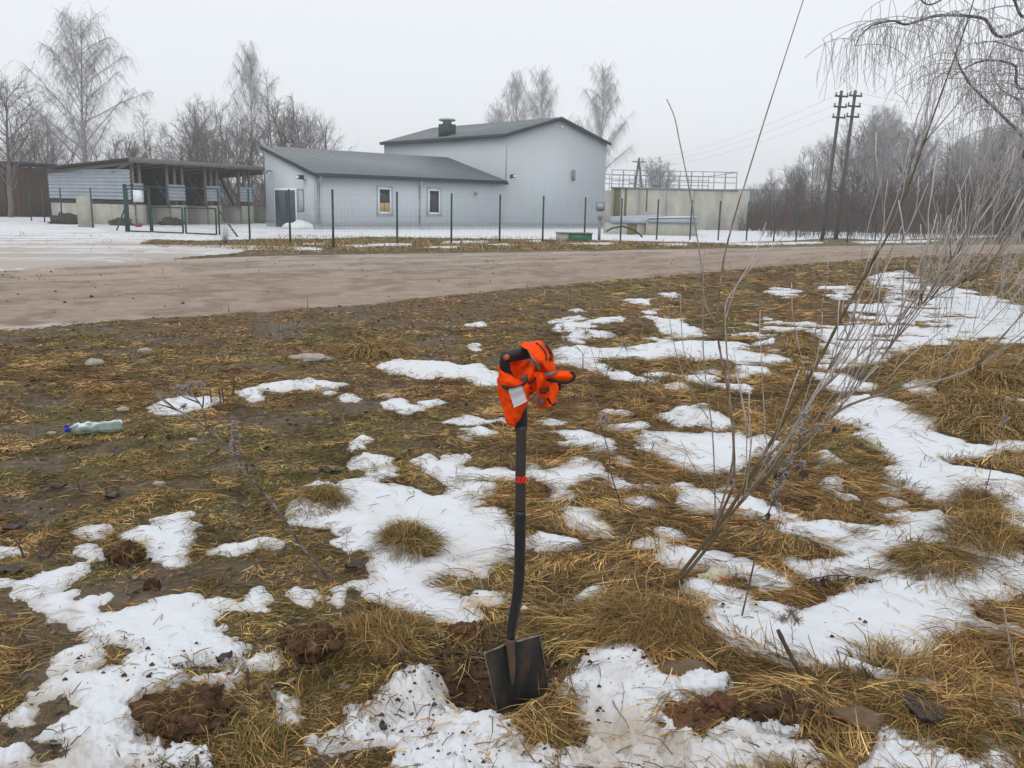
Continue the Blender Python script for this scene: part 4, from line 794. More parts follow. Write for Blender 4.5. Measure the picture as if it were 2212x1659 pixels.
# pale slab leaning by the fence and the scrap heaps at the shed's foot
p = gp(185, 491)
single(MB().hexa([(p[0] - .36, p[1], p[2] - .1), (p[0] + .34, p[1] + .05, p[2] - .1), (p[0] + .34, p[1] + .2, p[2] - .1), (p[0] - .36, p[1] + .15, p[2] - .1), (p[0] - .39, p[1] + .02, p[2] + 1.52), (p[0] + .32, p[1] + .05, p[2] + 1.55), (p[0] + .32, p[1] + .2, p[2] + 1.55), (p[0] - .39, p[1] + .17, p[2] + 1.52)]),
       'concrete_slab', m_concrete2, p, 'upright pale concrete slab standing before the shed side', 'slab')
def lump(c, rx, ry, rz, seed, n=14, rough=.35, freq=2.2):
    """uneven lump as a displaced globe, base sunk a little"""
    u = np.linspace(0, 2 * math.pi, 2 * n, endpoint=False); v = np.linspace(.02, math.pi - .02, n)
    U, Vv = np.meshgrid(u, v); d = np.stack([np.sin(Vv) * np.cos(U), np.sin(Vv) * np.sin(U), np.cos(Vv)], -1)
    k = np.array([1 + rough * mnoise.fractal(Vector(q * freq) + Vector((seed * 7.1, seed * 3.3, seed)), 0.8, 2.1, 4) for q in d.reshape(-1, 3)]).reshape(d.shape[:2])
    P = d * k[..., None] * np.array([rx, ry, rz]) + np.asarray(c)
    a, b = P.shape[:2]; i = np.arange(a - 1)[:, None] * b; j = np.arange(b)[None, :]; j2 = (j + 1) % b
    q = np.stack([i + j, i + b + j, i + b + j2, i + j2], -1).reshape(-1, 4)
    t = [(0, jj, (jj + 1) % b) for jj in range(1, b - 1)] + [((a - 1) * b, (a - 1) * b + jj + 1, (a - 1) * b + jj) for jj in range(1, b - 1)]
    return MB().add(P.reshape(-1, 3), q, t)
for (x, y, w, h, lab) in ((142, 486, .75, .42, 'dark scrap heap left of the upright concrete slab'), (262, 489, .6, .3, 'low dark scrap heap right of the upright concrete slab'), (372, 489, .6, .34, 'dark tyre-like heap in the open shed bay')):
    p = gp(x, y, -.05); single(lump(p + [0, 0, h * .4], w, w * .7, h, int(x), 12, .6, 3), 'scrap_heap', m_darkwood, p, lab, 'heap', 'scrap heaps by the shed')
p = gp(300, 492, -.03); single(lump(p + [0, 0, .1], .18, .15, .14, 3, 10, .3), 'red_canister', mat('faded_red_plastic', (.3, .03, .03), (.2, .03, .03), scale=4), p, 'small red plastic canister behind the gate', 'canister')
p = gp(648, 499, -.1); o = single(lump(p + [0, 0, .1], .85, .6, .42, 9, 18, .3, 1.6), 'snow_heap', m_lump, p, 'heap of cleared snow beside the annex door', 'snow heap', smooth=True)

# brown board building at the left edge
p0 = gp(48, 470, -.05)
bb = thing('board_building', (p0[0], p0[1], -.1), 'dark brown board building with a snow-dusted flat roof at the left edge', 'shed')
for i in range(26):
    x1 = -.34 * i; MB().box((x1 - .33, 0 + .03 * (i % 3), -.2), (x1 - .015, .1 + .03 * (i % 3), 3.6 - .05 * ((i * 7) % 4))).build('board', m_brownboard, bb)
for i in range(14):
    y1 = .35 * i + .12; MB().box((-.06 - .02 * (i % 2), y1, -.2), (.02 - .02 * (i % 2), y1 + .33, 3.5 - .05 * ((i * 5) % 4))).build('board', m_brownboard, bb)
MB().box((-8.9, .2, -.2), (-.1, 4.9, 3.45)).build('inner_wall', m_darkwood, bb)
rf = MB().box((-9, -.2, 3.62), (.15, 5.2, 3.8)).build('roof', m_darkwood, bb)
rs_ = lump((-2.2, 1.5, 3.82), 1.5, 1.2, .12, 4, 12, .3); rs_.build('roof_snow', m_lump, rf, True)

# ------------------------------------------------------------------ concrete basin with railing, low tank
bx0, bx1, by, bz = 6.9, 16.9, 65.2, -.12
basin = thing('concrete_basin', (bx0, by, bz), 'stained concrete settling basin with a steel railing along its rim', 'basin')
HB = 2.92
n_p = 5; wpan = (bx1 - bx0) / n_p
for i in range(n_p):
    MB().box((i * wpan + .02, 0, -.3), ((i + 1) * wpan - .02, .3, HB)).build('wall_panel', m_concrete, basin)
for i in range(4):
    MB().box((bx1 - bx0 - .3, .32 + i * 2.4, -.3), (bx1 - bx0 - .005, .32 + (i + 1) * 2.4 - .04, HB)).build('wall_panel', m_concrete, basin)
MB().box((0, 9.6, -.3), (bx1 - bx0, 9.9, HB)).build('wall_panel', m_concrete, basin)
for (x0, w) in ((.18, .5), (.95, .18), (2.5, .12)):
    MB().box((x0, -.008, .6 + x0 * .3), (x0 + w, -.001, HB)).build('moss_stain', m_moss, basin)
MB().box((-.05, -.06, HB), (bx1 - bx0 - .9, .36, HB + .1)).build('coping', m_greymetal, basin)
rl = MB(); LX = bx1 - bx0 - 1.0
for z in (HB + .55, HB + .95, HB + 1.3): rl.tube([(0, .15, z), (LX, .15, z)], .028, 6); rl.tube([(0, 9.7, z), (LX, 9.7, z)], .028, 6)
rl.tube([(LX, .15, HB + 1.3), (LX, 9.7, HB + 1.3)], .028, 6); rl.build('handrail', m_greymetal, basin)
for i in range(12):
    xx = i * LX / 11
    MB().tube([(xx, .15, HB + .1), (xx, .15, HB + 1.3)], .045 if i % 3 == 1 else .03, 6).build('rail_post', m_greymetal, basin)
    MB().tube([(xx, 9.7, HB), (xx, 9.7, HB + 1.3)], .03, 6).build('rail_post', m_greymetal, basin)

q = gp(1312, 508, -.05); q2 = gp(1487, 509, -.05)
lt = thing('low_tank', (q[0], q[1], -.1), 'low mossy concrete tank under slanted grey metal lids', 'tank')
wl = q2[0] - q[0]
MB().box((0, 0, -.2), (wl * .42, 2.4, .72)).build('tank_wall', m_concrete, lt); MB().box((wl * .43, -.25, -.2), (wl, 2.4, .80)).build('tank_wall', m_concrete2, lt)
MB().box((wl * .22, -.012, .0), (wl * .33, -.002, .7)).build('moss_stain', m_moss, lt)
MB().hexa([(.2, -.1, .74), (wl * .72, -.1, .74), (wl * .72, 2.5, .74), (.2, 2.5, .74), (.35, .6, 1.06), (wl * .62, .6, 1.2), (wl * .62, 2.3, 1.2), (.35, 2.3, 1.06)]).build('metal_lid', m_corr, lt)
MB().hexa([(wl * .44, -.32, .81), (wl, -.32, .81), (wl, 2.45, .81), (wl * .44, 2.45, .81), (wl * .5, -.2, 1.02), (wl, -.2, 1.12), (wl, 2.4, 1.12), (wl * .5, 2.4, 1.02)]).build('metal_lid', m_corr, lt)
MB().hexa([(wl * .46, -.3, 1.03), (wl, -.25, 1.13), (wl, 2.4, 1.13), (wl * .5, 2.4, 1.03), (wl * .46, -.3, 1.07), (wl, -.25, 1.17), (wl, 2.4, 1.17), (wl * .5, 2.4, 1.07)]).build('lid_snow', m_lump, lt)

p = gp(1340, 512); pts = [at(1310, 500, p[1]), at(1322, 493, p[1]), at(1345, 489, p[1]), at(1368, 496, p[1]), at(1384, 508, p[1] - .1), at(1388, 513, p[1] - .15)]
pts = np.array(pts); ts = np.linspace(0, len(pts) - 1, 26); hp = np.stack([np.interp(ts, np.arange(len(pts)), pts[:, k]) for k in range(3)], -1)
single(MB().tube(hp, .045, 7), 'black_hose', m_cable, gp(1388, 513), 'thick black hose arching over the low tank wall', 'hose', smooth=True)

p = gp(1243, 521); g = thing('green_cover_box', (p[0], p[1], 0), 'low green steel cover box inside the fence', 'box', rz=.15)
MB().box((-.72, 0, -.1), (-.3, .8, .33)).build('end_panel', m_concrete, g); MB().box((-.298, -.02, -.1), (.74, .8, .33)).build('box_body', m_greenbox, g); MB().box((-.76, -.06, .332), (.78, .84, .37)).build('lid', m_greymetal, g)

p = gp(1294, 518); g = thing('meter_cabinet', (p[0], p[1], -.05), 'grey meter cabinet on a post at the hall corner', 'cabinet')
MB().box((-.06, -.04, -.2), (.06, .06, 1.0)).build('post', m_greymetal, g); MB().box((-.12, -.07, 1.0), (.12, .09, 1.38)).build('lower_box', m_plinth, g)
cb = MB().box((-.2, -.1, 1.38), (.2, .1, 1.76)).build('cabinet_box', m_greymetal, g); MB().box((-.15, -.112, 1.43), (.15, -.101, 1.7)).build('cabinet_door', m_wall_trim, cb)

# ------------------------------------------------------------------ fence, posts and gate
FH = 1.86
fp = [(540,34.4),(627,32.0),(720,29.8),(858,33),(975,34.8),(1079,36.2),(1172,37.5),(1262,40),(1340,41.5),(1418,42.5),(1490,43),(1551,43.5),(1612,44),(1671,44.5),(1719,45),(1774,45.5),(1830,46),(1890,46.5),(1950,47),(2010,47.5),(2080,48),(2160,48.5),(2250,49)]
def fpos(x, D): d = ray(x, 520); k = D / d[1]; return np.array([d[0] * k, D, -.04])
fpts = [fpos(475, 37.2)] + [fpos(x, D) for x, D in fp]
def fence(pts, label):
    f = thing('wire_fence', (pts[0][0], pts[0][1], -.04), label, 'fence')
    for P in pts:
        MB().tube([P - [0, 0, .3], P + [0, 0, FH + .06]], .038, 8).tube([P + [0, 0, FH + .06], P + [0, 0, FH + .09]], [.044, .02], 8).wbuild('post', m_greenmetal, f)
    for A, B in zip(pts[:-1], pts[1:]):
        w = MB(); d = B - A; n = int(np.linalg.norm(d) / .2)
        for k in range(1, n): P = A + d * k / n; w.tube([P + [0, 0, .05], P + [0, 0, FH - .05]], .0012, 3, caps=False)
        for z in np.linspace(.06, FH - .06, 8): w.tube([A + [0, 0, z], B + [0, 0, z]], .0012, 3, caps=False)
        w.wbuild('wire_panel', m_greenmetal, f)
    return f
fence(fpts, 'long green wire mesh fence running in front of the hall')
fence([fpos(275, 39.0), fpos(203, 43.5), fpos(138, 48), fpos(100, 51), fpos(72, 53)], 'short green wire fence beside the corrugated shed wall')
f1 = [fpos(275, 39.0), fpos(475, 37.2)]
gate = thing('wire_gate', (f1[0][0], f1[0][1], -.04), 'green steel yard gate with a small wicket in front of the shed', 'gate')
for P, r in ((f1[0], .06), (f1[0] + np.array([.08, -.02, 0]), .05)):
    MB().tube([P - [0, 0, .3], P + [0, 0, 2.1]], r, 8).wbuild('gate_post', m_greenmetal, gate)
dg = f1[1] - f1[0]
def leaf(a, b, h):
    A = f1[0] + dg * a; B = f1[0] + dg * b; fr = MB()
    for P0, P1 in ((A + [0, 0, .1], B + [0, 0, .1]), (A + [0, 0, h], B + [0, 0, h]), (A + [0, 0, .1], A + [0, 0, h]), (B + [0, 0, .1], B + [0, 0, h])): fr.bar(P0, P1, .06)
    lf = fr.wbuild('gate_leaf', m_greenmetal, gate)
    w = MB(); n = int(np.linalg.norm(B - A) / .1)
    for k in range(1, n): P = A + (B - A) * k / n; w.tube([P + [0, 0, .1], P + [0, 0, h]], .0028, 3, caps=False)
    for z in np.linspace(.2, h, 9): w.tube([A + [0, 0, z], B + [0, 0, z]], .003, 3, caps=False)
    w.wbuild('wire_infill', m_greenmetal, lf)
    return lf
leaf(.03, .27, 1.9); leaf(.29, .62, 1.15); leaf(.65, .97, 1.15)
MB().bar(f1[0] + [.1, 0, 2.02], f1[1] + [0, 0, 1.95], .045).wbuild('top_bar', m_greenmetal, gate)
sb = f1[0] + np.array([-.9, 2.0, 0]); MB().bar(f1[0] + [0, 0, 1.1], f1[0] + [-1.0, 1.2, 0], .05).wbuild('stay', m_greenmetal, gate)
MB().bar(f1[1] + [0, 0, 1.1], f1[1] + [1.1, -1.0, 0], .05).wbuild('stay', m_greenmetal, gate)
p_ = f1[0] + dg * .16
sg = MB().box(tuple(p_ + [-.22, -.06, 1.35]), tuple(p_ + [.22, -.04, 1.85])).wbuild('notice_sign', m_white, gate)

# ------------------------------------------------------------------ poles and wires
def util_pole(x, ytop, D, lab, rot):
    d = ray(x, 500); k = D / d[1]; B = np.array([d[0] * k, D, -.1]); T = at(x + 21, ytop, D); Hh = T[2] + .1
    B = np.array([T[0] + .0, D, -.1]) - np.array([0.35, 0, 0])
    o = thing('utility_pole', B, lab, 'pole')
    top = np.array([T[0] - B[0], 0, Hh])
    MB().tube([(0, 0, -.5), tuple(top * .5), tuple(top)], [.11, .095, .08], 10).build('shaft', m_pole, o, True)
    ca = np.array([math.cos(rot), math.sin(rot), 0])
    for z in (.3, .85, 1.4):
        c0 = top * (1 - z / Hh); arm = MB().bar(c0 - ca * .4 + [0, -.12, 0], c0 + ca * .4 + [0, -.12, 0], .09).build('crossarm', m_pole, o)
        for s in (-.36, .36):
            MB().tube([c0 + ca * s + [0, -.12, .04], c0 + ca * s + [0, -.12, .16], c0 + ca * s + [0, -.12, .2]], [.035, .05, .03], 8).build('insulator', m_greymetal, arm)
    return o, B + top
u1, t1 = util_pole(1797, 196, 50, 'weathered utility pole standing left of its twin before the wood', .3)
u2, t2 = util_pole(1827, 195, 50.5, 'weathered utility pole standing right of its twin before the wood', .3)
for i, z in enumerate((.1, .6, 1.15)):
    A = t2 - [0, 0, z]; B = at(2500, 215 + i * 26, 42); C_ = at(1380, 345 + i * 8, 95)
    for k, (P, Q, lab) in enumerate(((A, B, ('topmost', 'middle', 'lowest')[i] + ' wire running from the twin poles to the picture edge'), (t1 - [0, 0, z], C_, ('topmost', 'middle', 'lowest')[i] + ' wire running from the twin poles back past the basin'))):
        s = np.linspace(0, 1, 24)[:, None]; L = P + (Q - P) * s; L[:, 2] -= (4 * s * (1 - s) * .7)[:, 0]
        single(MB().tube(L, .006, 4, caps=False), 'power_wire', m_wire, P, lab, 'wire', 'overhead wires')
T = at(1381, 341, 92); B0 = np.array([T[0] - .7, 92, -.1])
ap = thing('braced_pole', (T[0], 92, -.1), 'distant braced wooden pole rising behind the basin railing', 'pole')
MB().tube([(-.75, 0, -.3), (0, 0, T[2] + .1)], [.16, .11], 8).build('shaft', m_pole, ap); MB().tube([(.95, .3, -.3), (.05, .1, T[2] - .4)], [.15, .1], 8).build('brace', m_pole, ap)
MB().bar((-.7, -.12, T[2] - .3), (.7, -.12, T[2] - .3), .1).build('crossarm', m_pole, ap); MB().bar((-.9, -.12, T[2] - 2.4), (-.2, -.12, T[2] - 2.4), .1).build('crossarm', m_pole, ap)

# ------------------------------------------------------------------ far ridge
hx = np.linspace(-420, 420, 160); hz = 5 + 5 * fbm(hx * .012, hx * 0, 3, 131) + 1.0 * fbm(hx * .16, hx * 0, 3, 132)
Hh = np.stack([np.stack([hx, 330 + 0 * hx, 0 * hx - 2], -1), np.stack([hx, 336 + 0 * hx, hz], -1), np.stack([hx, 380 + 0 * hx, hz * 1.05], -1), np.stack([hx, 420 + 0 * hx, 0 * hx - 2], -1)], 0)
tag(MB().grid(Hh, flip=False).build('hills', m_hill, None, True), 'low wooded ridge on the misty horizon', 'hill', kind='structure')
# ------------------------------------------------------------------ bare trees
def unit(v): return v / (np.linalg.norm(v) + 1e-9)
def perp(d, az):
    a = np.array([0., 0, 1]) if abs(d[2]) < .9 else np.array([1., 0, 0]); u = unit(np.cross(d, a)); w = np.cross(d, u)
    return u * math.cos(az) + w * math.sin(az)
class Tree:
    def __init__(s, seed): s.r = random.Random(seed); s.trunk = MB(); s.crown = MB()
    def limb(s, p, d, L, r0, r1, n, trop=0.0, wob=.12, mb=None, sides=3):
        pts = [p]; d = unit(d); step = L / n
        for i in range(n):
            d = unit(d + np.array([s.r.gauss(0, wob), s.r.gauss(0, wob), s.r.gauss(0, wob) + trop])); pts.append(pts[-1] + d * step)
        pts = np.array(pts); (mb or s.crown).tube(pts, np.linspace(r0, r1, n + 1), sides, caps=False); return pts
    def twigs(s, pts, r, n, L, ang, trop, lev, t0=.25, rad=.008):
        for k in range(n):
            t = t0 + (1 - t0) * (k + s.r.random()) / n; i = min(int(t * (len(pts) - 1)), len(pts) - 2); f = t * (len(pts) - 1) - i
            p = pts[i] * (1 - f) + pts[i + 1] * f; d = unit(pts[i + 1] - pts[i]); az = s.r.random() * 6.283
            a = ang * (.7 + .6 * s.r.random()); dd = d * math.cos(a) + perp(d, az) * math.sin(a)
            l = L * (.55 + .8 * s.r.random()) * (1.1 - .5 * t)
            q = s.limb(p, dd, l, rad * (1.5 if lev else 1), rad * .6, 3 if lev else 2, trop, .1)
            if lev: s.twigs(q, r, 4, L * .5, ang, trop, lev - 1, .2, rad * .8)

def tree_birch(seed, H=16.0):
    s = Tree(seed); n = 16; pts = [np.zeros(3)]; d = np.array([0, 0, 1.])
    for i in range(n):
        d = unit(d + np.array([s.r.gauss(0, .03), s.r.gauss(0, .03), .25])); pts.append(pts[-1] + d * H * .97 / n)
    tr = np.array(pts); s.trunk.tube(tr, np.linspace(.2, .02, n + 1) ** 1.0, 7)
    nb = 34
    for k in range(nb):
        t = .2 + .78 * (k / nb) ** .9; i = min(int(t * n), n - 1); p = tr[i] + (tr[i + 1] - tr[i]) * (t * n - i)
        az = k * 2.4 + s.r.gauss(0, .4); a = math.radians(48 - 16 * t + s.r.gauss(0, 6))
        dd = np.array([math.cos(az) * math.sin(a), math.sin(az) * math.sin(a), math.cos(a)])
        L = H * (.46 * (1 - t) ** .7 + .07) * (.75 + .5 * s.r.random())
        b = s.limb(p, dd, L, .02 + .055 * (1 - t), .012, 7, -.015, .07, s.trunk, 4)
        for m in range(int(7 + L * 2.0)):
            tt = .25 + .75 * s.r.random(); j = min(int(tt * 7), 6); q = b[j]
            az2 = s.r.random() * 6.28; e = unit(b[j + 1] - b[j]) * .7 + np.array([math.cos(az2), math.sin(az2), .35]) * .7
            c = s.limb(q, e, .5 + 1.0 * s.r.random(), .014, .008, 4, -.06, .1)
            for w in range(6):
                z = c[1 + s.r.randrange(4)]; az3 = s.r.random() * 6.28
                s.limb(z, np.array([math.cos(az3) * .6, math.sin(az3) * .6, -.1]), .5 + 1.2 * s.r.random(), .0095, .0065, 4, -.45, .06)
    return s
def tree_round(seed, H=10.0, spread=1.0, stems=1, up=.06, low=.22):
    s = Tree(seed)
    for st in range(stems):
        az0 = s.r.random() * 6.28; lean = .0 if stems == 1 else .18 + .12 * s.r.random()
        d = np.array([math.cos(az0) * lean, math.sin(az0) * lean, 1.]); n = 9
        tr = s.limb(np.array([math.cos(az0) * .15 * (stems > 1), math.sin(az0) * .15 * (stems > 1), 0.]), d, H * .86 * (.85 + .2 * s.r.random()), .17 / math.sqrt(stems), .025, n, .05, .06, s.trunk, 6)
        nb = int(24 / stems ** .6)
        for k in range(nb):
            t = low + (.95 - low) * k / nb; i = min(int(t * n), n - 1); p = tr[i] + (tr[i + 1] - tr[i]) * (t * n - i)
            az = k * 2.4 + s.r.gauss(0, .5); a = math.radians(52 - 20 * t + s.r.gauss(0, 8)) * spread
            dd = np.array([math.cos(az) * math.sin(a), math.sin(az) * math.sin(a), math.cos(a)])
            L = H * (.42 * (1 - t) ** .7 + .07) * (.75 + .5 * s.r.random()) * (.5 + .5 * spread)
            b = s.limb(p, dd, L, .02 + .05 * (1 - t), .014, 6, up, .12, s.trunk, 4)
            s.twigs(b, .012, int(8 + L * 2.4), 1.1, .75, up, 1, .2, .010)
    return s
def tree_thin(seed, H=14.0):
    s = Tree(seed); n = 14; tr = s.limb(np.zeros(3), np.array([0, 0, 1.]), H * .98, .14, .015, n, .2, .035, s.trunk, 6)
    nb = 36
    for k in range(nb):
        t = .22 + .76 * k / nb; i = min(int(t * n), n - 1); p = tr[i] + (tr[i + 1] - tr[i]) * (t * n - i)
        az = k * 2.4 + s.r.gauss(0, .5); a = math.radians(44 + s.r.gauss(0, 9)); dd = np.array([math.cos(az) * math.sin(a), math.sin(az) * math.sin(a), math.cos(a)])
        L = H * (.2 * (1 - t) ** .6 + .05) * (.7 + .6 * s.r.random())
        b = s.limb(p, dd, L, .028, .01, 5, .02, .1, s.trunk, 3); s.twigs(b, .01, int(5 + L * 3), .9, .7, -.05, 1, .2, .0085)
    return s
VAR = {}
def variant(key, tree, H, bark, twig):
    VAR[key] = (tree.trunk.mesh('trunk_' + key), tree.crown.mesh('crown_' + key), H, bark, twig)
    VAR[key][0].materials.append(bark); VAR[key][1].materials.append(twig)
variant('birch', tree_birch(3), 16, m_birch, m_twig); variant('birch_b', tree_birch(8), 16, m_birch, m_twig)
variant('round', tree_round(5, 10, 1.15), 9.4, m_bark, m_browntwig); variant('round_b', tree_round(15, 10, .9, 2), 9.2, m_bark, m_twig)
variant('multi', tree_round(21, 10, .8, 4, .08), 9.3, m_bark, m_browntwig); variant('thin', tree_thin(31), 14, m_bark, m_twig); variant('thin_b', tree_thin(34), 14, m_bark, m_browntwig)
tri = random.Random(99)
def tree(name, key, x, ytop, D, label, group, lean=0, wide=1.0):
    me_t, me_c, H, _, _ = VAR[key]; T = at(x, ytop, D); k = (T[2] + .1) / H
    o = thing(name, (T[0], D, -.15), label, 'tree', group, rz=tri.random() * 6.28); o.scale = (k * wide, k * wide, k)
    for nm, me in (('trunk', me_t), ('crown', me_c)):
        c = bpy.data.objects.new(nm, me); col.objects.link(c); c.parent = o
    return o
GL = 'bare trees behind the shed'
tree('birch_tree', 'birch', 168, 40, 66, 'tall weeping birch with frosted hanging twigs behind the shed', GL, wide=1.05)
tree('round_tree', 'round', -6, 165, 60, 'dark bare tree cut by the left picture edge', GL, wide=1.1)
tree('bare_tree', 'round_b', 62, 215, 78, 'bare tree just left of the weeping birch', GL)
tree('bare_tree', 'multi', 118, 265, 84, 'low many-stemmed tree under the weeping birch', GL, wide=1.3)
tree('bare_tree', 'multi', 238, 280, 80, 'low many-stemmed tree just right of the weeping birch', GL, wide=1.3)
tree('bare_tree', 'thin_b', 316, 240, 78, 'slim bare tree standing left of the round-crowned ones', GL)
tree('round_tree', 'round', 388, 240, 74, 'dark round-crowned bare tree above the open shed bays', GL, wide=1.15)
tree('bare_tree', 'round_b', 440, 275, 84, 'small pale bare tree behind the round-crowned one', GL)
tree('bare_tree', 'round_b', 482, 205, 78, 'pale forked bare tree between the round crown and the tall birch', GL, wide=1.0)
tree('birch_tree', 'birch_b', 530, 108, 84, 'tall slender birch near the annex roof', GL, wide=.62)
tree('birch_tree', 'thin', 590, 158, 86, 'thin pale birch just right of the tall slender one', GL)
tree('bare_tree', 'multi', 636, 203, 76, 'many-stemmed bare tree rising above the annex roof end', GL, wide=1.05)
tree('bare_tree', 'round_b', 704, 236, 76, 'rightmost bare tree above the annex roof', GL, wide=1.05)
tree('bare_tree', 'round', 560, 255, 80, 'dark low tree behind the right end of the shed', GL, wide=1.2)
tree('bare_tree', 'multi', 20, 285, 82, 'low many-stemmed tree behind the brown board building', GL, wide=1.4)
tree('bare_tree', 'multi', 330, 300, 88, 'low many-stemmed tree behind the shed roof peak', GL, wide=1.5)
tree('bare_tree', 'thin', 352, 262, 90, 'slim pale tree just right of the leaning slim one above the shed', GL)
tree('bare_tree', 'multi', 415, 262, 72, 'dense many-stemmed tree beside the round-crowned one', GL, wide=1.3)
tree('bare_tree', 'thin_b', 455, 225, 82, 'slim brown tree left of the pale forked one', GL)
tree('bare_tree', 'multi', 500, 250, 84, 'dense many-stemmed tree under the tall slender birch', GL, wide=1.2)
tree('bare_tree', 'round', 668, 245, 82, 'dark round tree close above the annex ridge', GL, wide=1.0)
tree('bare_tree', 'thin', 20, 200, 86, 'slim pale tree right of the one cut by the left picture edge', GL)
GH = 'pale trees far behind the hall'
tree('birch_tree', 'birch_b', 1112, 168, 135, 'pale far birch, left one of the close pair behind the hall roof', GH, wide=.7)
tree('birch_tree', 'birch', 1172, 160, 138, 'pale far birch, right one of the close pair behind the hall roof', GH, wide=.7)
tree('birch_tree', 'birch_b', 1068, 235, 140, 'pale low tree left of the pair behind the hall roof', GH, wide=.8)
tree('birch_tree', 'birch', 1306, 152, 120, 'pale lone birch rising behind the right slope of the hall roof', GH, wide=.75)
tree('round_tree', 'multi', 1427, 338, 112, 'small hazy tree behind the basin railing', GH, wide=1.6)
prof = ([1600, 1680, 1750, 1830, 1900, 2000, 2050, 2120, 2212, 2400], [415, 345, 300, 262, 240, 240, 255, 262, 250, 240])
keys = ['thin_b', 'round_b', 'birch_b', 'multi', 'thin', 'round', 'birch']
for i in range(40):
    x = 1625 + i * 19.5 + tri.uniform(-9, 9); yt = np.interp(x, *prof) + tri.uniform(-6, 45)
    k = keys[(i * 3 + i // 5) % 7] if x > 1760 else keys[(1, 3, 0, 5)[i % 4]]
    tree('wood_tree', k, x, yt, 74 + tri.uniform(-6, 22), 'bare frosted tree in the dense wood right of the twin poles' if x > 1840 else 'bare tree at the low left end of the dense wood', 'trees of the wood beyond the fence', wide=(1.25 if k in ('multi', 'round', 'round_b') else .8))
ug = MB(); ur = np.random.default_rng(5)
for i in range(5200):
    x = ur.uniform(1590, 2420); D = ur.uniform(64, 84); b = fpos(x, D); hmax = np.interp(x, [1600, 1700, 1900, 2400], [2.0, 3.4, 4.6, 4.8]); L = hmax * (.35 + .75 * ur.random()); d = np.array([ur.normal(0, .22), ur.normal(0, .1), 1.]); d /= np.linalg.norm(d)
    m_ = b + d * L * .55 + [ur.normal(0, .1), 0, 0]; t_ = b + d * L + [ur.normal(0, .3), 0, 0]
    ug.tube([b, m_, t_], [.02, .016, .008], 3, caps=False)
for i in range(2600):
    x = ur.uniform(-260, 640); D = ur.uniform(70, 92); b = fpos(x, D); L = 3.6 * (.4 + .7 * ur.random()); d = np.array([ur.normal(0, .25), ur.normal(0, .1), 1.]); d /= np.linalg.norm(d)
    ug.tube([b, b + d * L * .55, b + d * L + [ur.normal(0, .35), 0, 0]], [.018, .014, .007], 3, caps=False)
for i in range(900):
    x = ur.uniform(1640, 2300); D = ur.uniform(49.5, 60); b = fpos(x, D); L = .4 + 1.0 * ur.random() ** 2; d = np.array([ur.normal(0, .3), ur.normal(0, .1), 1.]); d /= np.linalg.norm(d)
    ug.tube([b, b + d * L * .55, b + d * L + [ur.normal(0, .1), 0, 0]], [.012, .010, .006], 3, caps=False)
tag(ug.build('undergrowth', m_under, None), 'dense brown thicket of saplings at the foot of the woods', 'undergrowth', kind='stuff')

# ------------------------------------------------------------------ birch whose boughs hang in at the upper right
br = random.Random(12); bs = MB(); bt = MB()
BB = np.array([9.6, 13.0, 0.]); bt_pts = [BB + [0, 0, -.2], BB + [.05, 0, 3], BB + [-.1, .1, 6], BB + [.1, 0, 9], BB + [.1, .2, 12.5]]
near_birch = thing('overhanging_birch', BB, 'birch outside the picture whose drooping frosted boughs hang into the upper right corner', 'tree')
MB().tube(bt_pts, [.24, .21, .17, .11, .03], 10).wbuild('trunk', m_birch, near_birch, True)
def smooth(P, n):
    P = np.array(P, float); m = len(P); t = np.linspace(0, m - 1, n); out = []
    for v in t:
        i = min(int(v), m - 2); f = v - i; p0 = P[max(i - 1, 0)]; p1 = P[i]; p2 = P[i + 1]; p3 = P[min(i + 2, m - 1)]
        out.append(.5 * ((2 * p1) + (-p0 + p2) * f + (2 * p0 - 5 * p1 + 4 * p2 - p3) * f * f + (-p0 + 3 * p1 - 3 * p2 + p3) * f ** 3))
    return np.array(out)
def bough(px, D0, D1, r0, r1, hang, Lh, start=None):
    n = len(px); P = [at(x, y, D0 + (D1 - D0) * i / (n - 1)) for i, (x, y) in enumerate(px)]
    if start is not None: P = [start] + P
    S = smooth(P, 8 * n); bs.tube(S, np.linspace(r0, r1, len(S)), 5)
    for k in range(hang):
        i = br.randrange(len(S) // 5, len(S)); q = S[i]; az = br.random() * 6.28
        sub = [q]; d = np.array([math.cos(az) * .8, math.sin(az) * .5, .3])
        for m in range(5):
            d = d + np.array([br.gauss(0, .15), br.gauss(0, .15), -.22]); d /= np.linalg.norm(d); sub.append(sub[-1] + d * (.1 + .1 * br.random()))
        bt.tube(sub, np.linspace(.006, .004, 6), 3, caps=False)
        for w in range(5):
            z = sub[1 + br.randrange(5)]; hh = [z]; d = np.array([br.gauss(0, .5), br.gauss(0, .4), -.3]); L = Lh * (.4 + .8 * br.random()); ns = 5
            for m in range(ns):
                d = d + np.array([br.gauss(0, .12), br.gauss(0, .1), -.5]); d /= np.linalg.norm(d); hh.append(hh[-1] + d * L / ns)
            bt.tube(hh, np.linspace(.0042, .0028, ns + 1), 3, caps=False)
            if br.random() < .5:
                j = 1 + br.randrange(4); z2 = hh[j]; bt.tube([z2, z2 + [br.gauss(0, .07), br.gauss(0, .05), -.08], z2 + [br.gauss(0, .1), br.gauss(0, .05), -.25]], .0028, 3, caps=False)
bough([(2215, 62), (2120, 38), (2030, 33), (1960, 52), (1930, 45), (1885, 55), (1858, 78), (1848, 100)], 12.6, 11.6, .028, .006, 30, .7, BB + [-.1, .1, 6.0])
bough([(2260, 20), (2180, -10), (2090, -30), (2010, 10), (1975, -20)], 12.8, 12.2, .026, .008, 18, .8, BB + [-.1, .1, 6.4])
